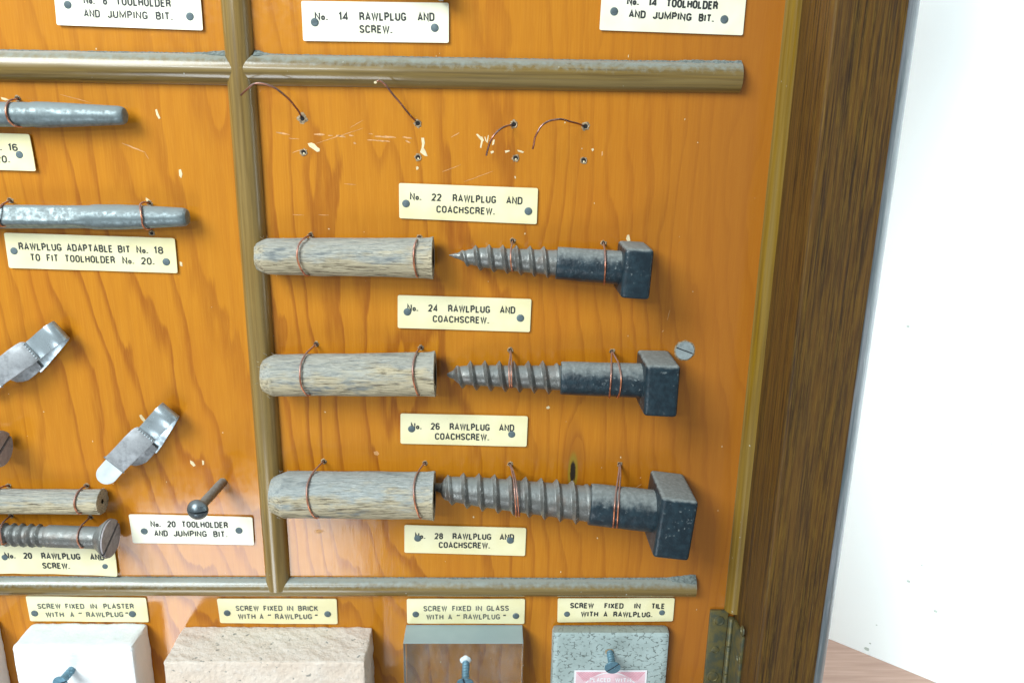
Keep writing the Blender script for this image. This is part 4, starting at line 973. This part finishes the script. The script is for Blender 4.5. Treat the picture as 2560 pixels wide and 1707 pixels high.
# ------------------------------------------------------------------ slotted wood screws lying on the board
def slot_screw(label, tail, head, rsh_px, rcrest_px, R_px, u_thread_end, pitch_px, slot_ang, seed, h_tail, h_head, mat='zinc', group='countersunk screws wired to the board'):
    p0 = W(*tail, h_tail); p1 = W(*head, h_head); ax, e2, e3 = frame_of(p0, p1); L = (p1-p0).length; k = L/(head[0]-tail[0])
    th = thing('slotted_screw', label, 'screw', ((p0.x+p1.x)/2, 0, p1.z), group)
    mp = mmpx(head[0], head[1], h_head); rs = rsh_px*mp; rc = rcrest_px*mp; R = R_px*mp; st = (u_thread_end-tail[0])*k; cone = (R-rs)*1.05
    rows = []; n = int(st/0.3)
    for i in range(n+1): rows.append((st*i/n, rs*0.84))
    n2 = 14; rows += [(st+0.3, rs*0.95), (st+0.8, rs)]+[(st+0.8+(L-cone-1.2-st-0.8)*i/n2, rs) for i in range(1, n2+1)]
    rows += [(L-1.0, R*0.97), (L-0.6, R), (L-0.15, R), (L, R*0.97)]
    v, f = lathe_vf(p0, p1, rows, 56, thread_rf(pitch_px*k, rc-rs*0.84, 0, st, None, 0.34)); o = meshobj('screw_body', v, f, M[mat], th); fixn(o); autosmooth(o, 40)
    # face: two half discs with a slot between, slightly proud
    V, F = [], []; ca, sa = math.cos(slot_ang), math.sin(slot_ang); g = R*0.085
    def pt(a, b, d): return p1+ax*d+e2*(a*ca-b*sa)+e3*(a*sa+b*ca)
    for sgn in (1, -1):
        base = len(V); m = 14; rim = []
        a0 = math.asin(g/(R*0.97))
        for i in range(m+1):
            an = a0+(math.pi-2*a0)*i/m; rim.append((math.cos(an)*R*0.97, sgn*math.sin(an)*R*0.97))
        for d in (0.01, 0.75):
            for a, b in rim: V.append(pt(a, b, d))
        nn = m+1
        F.append(tuple(base+nn+i for i in range(nn))); F.append(tuple(base+i for i in range(nn))[::-1])
        for i in range(nn): F.append((base+i, base+(i+1) % nn, base+nn+(i+1) % nn, base+nn+i))
    o = meshobj('slotted_face', V, F, M['headf'], th); fixn(o)
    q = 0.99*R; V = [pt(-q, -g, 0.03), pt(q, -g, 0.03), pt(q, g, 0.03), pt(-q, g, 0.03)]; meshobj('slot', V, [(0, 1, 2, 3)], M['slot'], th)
    AX[seed] = (p0, p1, rs); return th
slot_screw('steel countersunk screw with slotted brownish head overlapping the No. 20 label', (-160, 1329), (274, 1345), 27.5, 29.5, 49, 117, 21.5, math.radians(-62), 420, 8.0, 9.8)
fa = AX[420]
wire_on('copper wire round the shank of the countersunk screw at lower left', 420, [(225.8, 1291.6), (214.3, 1303), (201.5, 1316), (194, 1333.7), (193, 1349), (197.7, 1361), (206, 1368)])
AX[421] = (fa[0], fa[1], fa[2]+0.3)
wire_on('copper wire round the thread of the countersunk screw, at the left edge', 421, [(28, 1287.8), (17.9, 1295.4), (7.7, 1305.6), (1.3, 1318.4), (0, 1333.7), (3, 1350), (8, 1360)])
slot_screw('countersunk screw head cut off by the left edge, below the upper toggle clip', (-400, 1108), (1, 1122), 25, 27, 46, -150, 21, math.radians(-62), 422, 8.0, 9.2)
slot_screw('countersunk screw mostly out of view above the No. 14 label', (860, -62), (1106, -30), 16, 18, 32, 960, 16, math.radians(-40), 423, 5.0, 5.8)

# screw with a round head standing out from the board
def stud(name, label, base, top, r_sh, R, mat, dome, slot_ang, base_h=0.0, thread=True, cs=False, seed=1):
    p0 = base; p1 = top; ax = (p1-p0).normalized(); L = (p1-p0).length
    e2 = Vector((0, 0, 1)); e2 = (e2-ax*e2.dot(ax)).normalized(); e3 = ax.cross(e2)
    th = thing(name, label, 'screw', tuple(p0)); rn = vnoise(seed)
    def lathe(rows, n, rf=None):
        V, F = [], []
        for s, r_ in rows:
            for k in range(n):
                q = 2*math.pi*k/n; rr = rf(s, r_, q) if rf else r_; V.append(p0+ax*s+(e2*math.cos(q)+e3*math.sin(q))*rr)
        for i in range(len(rows)-1):
            for k in range(n): F.append((i*n+k, (i+1)*n+k, (i+1)*n+(k+1) % n, i*n+(k+1) % n))
        F.append(tuple(range(n))); F.append(tuple((len(rows)-1)*n+k for k in range(n))); return V, F
    n = max(8, int(L/0.2)); v, f = lathe([(L*i/n, r_sh*(1 if not thread else 0.9)) for i in range(n+1)], 24, (thread_rf(1.5, r_sh*0.18, 0, L*0.75, None, .4) if thread else (lambda s, r_, q: r_+0.12*rn(q*3, s/1.5))))
    o = meshobj('shaft', v, f, M['zinc'] if mat != 'blue' else M['blue'], th); fixn(o); autosmooth(o, 50)
    if dome: rows = [(L-1.4, r_sh), (L-1.3, R*0.96), (L-0.7, R), (L, R*0.97)]; prof_ = [(0.97, 0.0), (0.9, 0.16), (0.75, 0.36), (0.5, 0.54), (0.25, 0.63), (0.02, 0.66)]
    else: rows = [(L-(R-r_sh)*0.8, r_sh), (L-0.4, R*0.98), (L, R)]; prof_ = [(1.0, 0.0), (0.97, 0.06), (0.5, 0.10), (0.02, 0.12)]
    v, f = lathe(rows, 40); o = meshobj('head_rim', v, f, M[mat], th); fixn(o); autosmooth(o, 50)
    # head top as two halves with a slot
    ca, sa = math.cos(slot_ang), math.sin(slot_ang); g = R*0.11
    def pt(a, b, d): return p1+ax*d+e2*(a*ca-b*sa)+e3*(a*sa+b*ca)
    V, F = [], []
    for sgn in (1, -1):
        b0 = len(V); m = 16
        for fr_, hz in prof_:
            r_ = R*fr_
            for i in range(m+1):
                an = math.pi*i/m; a, b = math.cos(an)*r_, math.sin(an)*r_
                b = max(b, g) ; a = max(-math.sqrt(max(0.0, (R*0.99)**2-g*g)), min(math.sqrt(max(0.0, (R*0.99)**2-g*g)), a))
                V.append(pt(a, sgn*b, hz*R))
        m1 = m+1
        for j in range(len(prof_)-1):
            for i in range(m): F.append((b0+j*m1+i, b0+j*m1+i+1, b0+(j+1)*m1+i+1, b0+(j+1)*m1+i))
        # slot wall
        for j in range(len(prof_)-1):
            pass
        w0 = len(V)
        for j, (fr_, hz) in enumerate(prof_):
            for i in (0, m): V.append(V[b0+j*m1+i]); 
            V.append(pt(R*fr_*math.cos(0), sgn*g, -0.0)); V.append(pt(-R*fr_, sgn*g, -0.0))
        for j in range(len(prof_)-1):
            a = w0+j*4; b = w0+(j+1)*4
            F.append((a, b, b+2, a+2)); F.append((a+1, a+3, b+3, b+1))
    o = meshobj('slotted_head', V, F, M[mat], th); autosmooth(o, 50)
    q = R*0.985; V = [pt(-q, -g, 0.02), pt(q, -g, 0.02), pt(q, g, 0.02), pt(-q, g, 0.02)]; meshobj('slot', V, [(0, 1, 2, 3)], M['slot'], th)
    return th
M['gun'] = steel_mat('dark_gun_steel', (0.15, 0.185, 0.205), 0.30, 0.7, 0.25, 0.0001)
stud('round_head_screw', 'dark round head screw standing straight out of the board above the No. 20 label', W(558.7, 1203, -1), W(493, 1275, 27.5), 2.15, 27*mmpx(491, 1277, 30), 'gun', True, math.radians(88), seed=5, thread=False)

# flush slotted screw
c = W(1711.6, 876, 0); r_ = 23.5*mmpx(1711, 876, 0)
th = thing('flush_screw', 'countersunk slotted screw set flush in the board beside the No. 26 coach screw head', 'screw', (c.x, 0, c.z))
V, F = [], []; rnd = random.Random(3); n = 28
for k in range(n):
    q = 2*math.pi*k/n; ro = r_*1.13*(1+0.05*rnd.uniform(-1, 1)); V += [(c.x+math.cos(q)*r_*0.97, -0.10, c.z+math.sin(q)*r_*0.97), (c.x+math.cos(q)*ro, -0.04, c.z+math.sin(q)*ro)]
for k in range(n): a, b = 2*k, 2*((k+1) % n); F.append((a, b, b+1, a+1))
o = meshobj('splintered_rim', V, F, M['rim'], th); fixn(o)
V, F = [], []; g = 0.28; ang = math.radians(-20); ca, sa = math.cos(ang), math.sin(ang)
for sgn in (1, -1):
    base = len(V); m = 14; a0 = math.asin(g/r_); rim = [(math.cos(a0+(math.pi-2*a0)*i/m)*r_, sgn*math.sin(a0+(math.pi-2*a0)*i/m)*r_) for i in range(m+1)]
    for d in (0.02, 0.55):
        for a, b in rim:
            a, b = a*(1 if d < .1 else .96), b*(1 if d < .1 else .98); V.append((c.x+a*ca-b*sa, -d, c.z+a*sa+b*ca))
    nn = m+1; F.append(tuple(base+nn+i for i in range(nn))); F += [(base+i, base+(i+1) % nn, base+nn+(i+1) % nn, base+nn+i) for i in range(nn)]
M['pale'] = steel_mat('pale_screw_steel', (0.40, 0.47, 0.48), 0.5, 0.2, 0.1)
o = meshobj('screw_head', V, F, M['pale'], th); fixn(o)
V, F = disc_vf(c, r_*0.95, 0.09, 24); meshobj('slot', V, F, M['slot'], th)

# ------------------------------------------------------------------ spring toggle clips
def ribbon_vf(path, th_, wf, org, a, b):
    """path: (s, h, b_off, width) ; a: along, b: across unit vectors in the board plane"""
    P = path; V, F = [], []
    for i, (s, h, bo, wd_) in enumerate(P):
        s0, h0 = P[max(i-1, 0)][:2]; s1, h1 = P[min(i+1, len(P)-1)][:2]; L = math.hypot(s1-s0, h1-h0) or 1
        ns, nh = -(h1-h0)/L, (s1-s0)/L
        for sg in (1, -1):
            for e in (-1, -0.96, 0.96, 1):
                t2 = th_*(0.5 if abs(e) < 0.99 else 0.3)*sg
                V.append(org+a*(s+ns*t2)+b*(bo+e*wd_/2)+Vector((0, -(h+nh*t2), 0)))
    for i in range(len(P)-1):
        q, r_ = i*8, (i+1)*8
        for k in range(3): F.append((q+k, q+k+1, r_+k+1, r_+k)); F.append((q+4+k, r_+4+k, r_+5+k, q+5+k))
        F.append((q, r_, r_+4, q+4)); F.append((q+3, q+7, r_+7, r_+3))
    for q in (0, (len(P)-1)*8):
        for k in range(3): F.append((q+k, q+k+4, q+k+5, q+k+1))
    return V, F
def clip(label, tongue, loop, seed, bright='bright'):
    """tongue/loop: pixel positions of the tongue tip and of the loop end, in the plane of the board"""
    A0 = W(*tongue, 6.0); A1 = W(*loop, 6.0); d = A1-A0; L = math.hypot(d.x, d.z); a = Vector((d.x/L, 0, d.z/L)); b = Vector((a.z, 0, -a.x))
    org = Vector((A0.x, 0, A0.z)); k = L/43.0
    th = thing('toggle_clip', label, 'spring clip', (A0.x+d.x/2, 0, A0.z+d.z/2), 'folded spring steel toggle clips')
    # tongue with round end
    P = [(0.0+9.0/2*(1-math.cos(q)), 6.2-0.3*q, 0.2, max(0.6, 9.2*math.sin(q))) for q in [math.pi/2*i/10 for i in range(1, 11)]]+[(7, 5.9, 0.1, 9.2), (10.6, 5.9, 0, 9.2), (11.2, 5.9, 0, 9.2)]
    v, f = ribbon_vf([(s*k, h, bo, w_) for s, h, bo, w_ in P], 0.5, None, org, a, b); o = meshobj('tongue', v, f, M['tongue'], th); fixn(o); autosmooth(o, 40)
    P = [(9.6, 5.9, -0.3, 11.2), (10.6, 7.4, -0.3, 11.2), (12.0, 9.6, -0.3, 11.2), (12.5, 10.5, -0.3, 11.0)]
    v, f = ribbon_vf([(s*k, h, bo, w_) for s, h, bo, w_ in P], 0.6, None, org, a, b); o = meshobj('step', v, f, M['steel'], th); fixn(o); autosmooth(o, 40)  # darker steel here: the shading of the step is put into its colour
    P = [(12.5, 10.5, -0.2, 10.2), (15, 10.6, -0.1, 10.0), (19, 10.4, 0, 10.2), (24, 9.8, 0, 10.4), (27.5, 9.0, 0.2, 10.6), (29.2, 8.3, 0.3, 10.2), (30.0, 7.6, 0.6, 9.3)]
    v, f = ribbon_vf([(s*k, h, bo, w_) for s, h, bo, w_ in P], 0.6, None, org, a, b); o = meshobj('saddle', v, f, M['mottled'], th); fixn(o); autosmooth(o, 40)
    P = [(29.2, 7.3, 0.8, 9.0), (31, 6.9, 0.8, 9.0), (34, 7.6, 0.8, 9.1), (37, 8.8, 0.8, 9.2), (40, 9.4, 0.8, 9.2), (42, 9.0, 0.8, 9.2), (43.2, 7.8, 0.8, 9.2), (43.6, 6.2, 0.9, 9.2), (43.0, 4.6, 1.0, 9.2), (41, 3.4, 1.5, 9.2),
         (37, 2.8, 2.4, 9.2), (32, 2.4, 3.4, 9.2), (27, 2.0, 4.4, 9.2), (23, 1.6, 5.0, 9.0)]
    v, f = ribbon_vf([(s*k, h, bo, w_) for s, h, bo, w_ in P], 0.5, None, org, a, b); o = meshobj('loop', v, f, M['bright'], th); fixn(o); autosmooth(o, 50)
    P = [(25.5, 2.9, 4.0, 9.2), (22, 3.4, 4.2, 9.6), (18, 3.2, 4.2, 9.6), (15.5, 2.6, 3.6, 9.0), (13.0, 1.8, 2.6, 8.0), (11.5, 1.0, 1.8, 6.0)]
    v, f = ribbon_vf([(s*k, h, bo, w_) for s, h, bo, w_ in P], 0.7, None, org, a, b); o = meshobj('backing_wing', v, f, M['mottled'], th); fixn(o); autosmooth(o, 50)
    # row of crimp beads at the neck
    cr = []
    for i in range(7):
        c = org+a*(29.6*k)+b*(-3.2+i*1.25)+Vector((0, -8.2, 0)); V = []; F = []
        for j in range(5):
            for q in range(8): V.append(c+Vector((math.sin(j*math.pi/4)*math.cos(q*math.pi/4)*.5, -math.cos(j*math.pi/4)*.5, math.sin(j*math.pi/4)*math.sin(q*math.pi/4)*.5)))
        for j in range(4):
            for q in range(8): F.append((j*8+q, j*8+(q+1) % 8, (j+1)*8+(q+1) % 8, (j+1)*8+q))
        cr.append((V, F))
    v, f = merge(*cr); meshobj('crimp', v, f, M['bright'], th, True)
clip('folded steel toggle clip with rounded bright tongue, above the slim fibre plug', (249, 1203), (420, 1023), 1)
clip('folded steel toggle clip running off the left edge, higher of the two clips', (-60, 980), (146, 822), 2)

# ------------------------------------------------------------------ sample blocks
def block_vf(back_tl, back_tr, h, ztopadj=0.0, hgt=56, nx=26, ny=8, nz_=12, seed=1, rough=0.3, rad=1.2):
    A0 = W(*back_tl, 0); A1 = W(*back_tr, 0); zt_ = (A0.z+A1.z)/2+ztopadj; x0, x1 = A0.x, A1.x; zb_ = zt_-hgt
    # subdivided box with rounding and noise
    bm = bmesh.new()
    V, F = box_vf((x0, -h, zb_), (x1, -0.1, zt_)); vs = [bm.verts.new(p) for p in V]
    for g in F: bm.faces.new([vs[i] for i in g])
    bmesh.ops.recalc_face_normals(bm, faces=bm.faces)
    bmesh.ops.bevel(bm, geom=list(bm.edges), offset=rad, segments=2, profile=0.55, affect='EDGES')
    bmesh.ops.triangulate(bm, faces=bm.faces)
    for it in range(6):
        es = [e for e in bm.edges if e.calc_length() > 2.0]
        if not es: break
        bmesh.ops.subdivide_edges(bm, edges=es, cuts=1)
        bmesh.ops.triangulate(bm, faces=[g for g in bm.faces if len(g.verts) > 4])
    bm.normal_update(); rn = vnoise(seed); rn2 = vnoise(seed+1)
    for v_ in bm.verts:
        p = v_.co; d = rough*(0.6*rn(p.x/6+p.y/5, p.z/6+p.y/7)+0.4*rn2(p.x/1.7+p.y/1.9, p.z/1.8+p.y/2.1))
        if p.y > -0.3: d = 0
        v_.co = p+v_.normal*d
    bm.verts.index_update(); V = [tuple(p.co) for p in bm.verts]; F = [tuple(q.index for q in g.verts) for g in bm.faces]; bm.free()
    return V, F, (x0, x1, zt_, zb_)
def block(name, label, cat, a, b, h, mat, **kw):
    V, F, bb = block_vf(a, b, h, **kw); o = meshobj(name, V, F, M[mat], None, origin=((bb[0]+bb[1])/2, 0, bb[3])); autosmooth(o, 45)
    tag(o, label, cat, 'sample blocks along the bottom'); return o, bb
ob, bb = block('plaster_block', 'white plaster block with a blue screw in its face, under the PLASTER label', 'block', (82, 1554), (371, 1554), 18.5, 'plaster', rough=0.35, rad=1.8, seed=3)
ob, bb = block('brick_block', 'pale pinkish pitted piece of brick under the BRICK label', 'brick', (461, 1565), (932, 1565), 26.5, 'brick', rough=0.5, rad=0.8, seed=4)
ob, bb = block('pale_block', 'pale bluish white block cut off by the lower left corner', 'block', (-330, 1545), (0, 1546), 22, 'plaster', rough=0.4, rad=1.5, seed=6)
ob, bbt = block('tile_piece', 'grey crackled tile with a sticker and a blue screw, under the TILE label', 'tile', (1380, 1557), (1669, 1557), 7.2, 'tile', rough=0.12, rad=2.2, seed=7)
# glass
A0 = W(1016, 1559, 0); A1 = W(1306, 1559, 0); HG = 15.0
v, f = box_vf((A0.x, -HG, A0.z-56), (A1.x, -0.4, A0.z)); v, f = bevel_vf(v, f, 0.35, 2)
gth = thing('glass_block', 'thick clear glass block with ground top edge, under the GLASS label', 'glass block', ((A0.x+A1.x)/2, 0, A0.z-56), 'sample blocks along the bottom')
o = meshobj('glass_body', v, f, [M['glass'], M['glasstop']], gth); fixn(o)
for pf in o.data.polygons:
    if abs(pf.normal.z) > 0.9 or abs(pf.normal.x) > 0.9: pf.material_index = 1
# glass: white plug inside and screw
M['white'] = plain('white_fibre', (0.72, 0.80, 0.82), 0.9, 0, 700, 0.15, 0.0005)
def stud_px(name, label, bpx, bh, tpx, th_, r_sh, R_px, mat, ang, **kw):
    p = W(*tpx, th_); stud(name, label, W(*bpx, bh), p, r_sh, R_px*mmpx(*tpx, th_), mat, False, ang, **kw)
pc = W(1164, 1650, HG+0.3)
V, F = [], []; rows = [(0.3, 1.7), (0.5, 2.35), (-1.5, 2.45)]
c = pc
V, F = [], []; rn = vnoise(8)
for hh_, rr in ((HG+0.9, 1.3), (HG+0.7, 2.1), (HG+0.2, 2.5), (HG+0.06, 2.6)):
    for q in range(20): V.append((c.x+math.cos(q*math.pi/10)*(rr+0.25*rn(q*.9, 2)), -hh_, c.z+math.sin(q*math.pi/10)*(rr*0.95+0.3*rn(q*.7, 5))))
for i in range(3):
    for q in range(20): F.append((i*20+q, i*20+(q+1) % 20, (i+1)*20+(q+1) % 20, (i+1)*20+q))
F.append(tuple(range(20)))
o = meshobj('plug_end', V, F, M['white'], None, origin=(c.x, -HG, c.z)); fixn(o); autosmooth(o, 50)
tag(o, 'white fibre plug end showing at the face of the glass block', 'wall plug')
stud_px('blue_screw', 'blue slotted screw driven into the glass block', (1165, 1655), HG+0.4, (1163, 1708), HG+11.0, 1.7, 21.5, 'blue', math.radians(14), seed=21)
stud_px('blue_screw', 'pale blue slotted screw driven into the plaster block', (179, 1674), 18.7, (150, 1707), 28.5, 1.8, 18.5, 'blue', math.radians(-70), seed=22)
stud_px('blue_screw', 'blue slotted screw driven into the tile above its sticker', (1525, 1630), 7.4, (1531.5, 1668), 16.5, 1.7, 20, 'blue', math.radians(-48), seed=23)
# ring of broken glaze round the tile screw
c = W(1524.5, 1629, 7.4); V, F = disc_vf(c, 2.1, 7.42, 14, 0.15, 4); o = meshobj('broken_glaze', V, F, M['rim'], None, origin=(c.x, -7.4, c.z)); 
o.parent = ob; o.matrix_parent_inverse = ob.matrix_world.inverted(); o.location = Vector((c.x, -7.4, c.z))/1000
o.parent = ob; ob_loc = ob.location.copy(); o.matrix_parent_inverse = Matrix.Translation(-ob_loc)

# sticker on the tile
HS = 7.5
SL = W(1436, 1674, HS); SR = W(1618, 1676, HS); sw = SR.x-SL.x; zs = SL.z; sx0 = SL.x
sth = thing('paper_sticker', 'pink and white printed sticker on the tile below the blue screw', 'sticker', (sx0+sw/2, -HS, zs-15))
v, f = box_vf((sx0, -HS-0.08, zs-24), (sx0+sw, -HS, zs)); meshobj('paper', v, f, M['pinkw'], sth)
m_ = 0.9; v, f = box_vf((sx0+m_, -HS-0.10, zs-24+m_), (sx0+sw-m_, -HS-0.05, zs-m_)); meshobj('pink_ground', v, f, M['pink'], sth)
cx_, cz_, RR = sx0+sw/2, zs-16.6, 15.4
def ring_vf(r0, r1, hq, a0, a1, n=40, clipx=None):
    V, F = [], []
    for i in range(n+1):
        q = math.radians(a0+(a1-a0)*i/n)
        for r_ in (r0, r1): V.append((max(sx0+m_, min(sx0+sw-m_, cx_+math.cos(q)*r_)), -hq, cz_+math.sin(q)*r_))
    return V, [(2*i, 2*i+1, 2*i+3, 2*i+2) for i in range(n)]
v, f = ring_vf(RR-0.55, RR, HS+0.115, 15, 165); meshobj('white_arc', v, f, M['pinkw'], sth)
hv = []
for i in range(16):
    xx = sx0+sw-m_-0.3-i*0.75; 
    for side in (1, -1):
        xa = xx if side == 1 else 2*cx_-xx
        q0_ = (xa, zs-m_-0.1); dxx = abs(xa-cx_); arc_z = cz_+math.sqrt(max(0.0, (RR+0.3)**2-dxx*dxx))
        if arc_z < zs-m_-0.4:
            Lh = min(5.0, (zs-m_-arc_z)*0.85)
            hv.append(([(xa-0.13, -HS-0.13, zs-m_-0.15), (xa+0.13, -HS-0.13, zs-m_-0.15), (xa+0.13-Lh*0.75*side, -HS-0.13, zs-m_-0.15-Lh), (xa-0.13-Lh*0.75*side, -HS-0.13, zs-m_-0.15-Lh)], [(0, 1, 2, 3)]))
v, f = merge(*hv); meshobj('corner_hatching', v, f, M['red'], sth)
v, f = text_vf([(1478, 1703.5, 1578, 1704.5, 10.5, [('PLACED', 1474, 1526), ('WITH', 1537, 1578)])], HS+0.14, 0.2); meshobj('lettering', v, f, M['pinkw'], sth)

sc.cycles.max_bounces = 10; sc.cycles.transmission_bounces = 8
sc.cycles.caustics_refractive = True
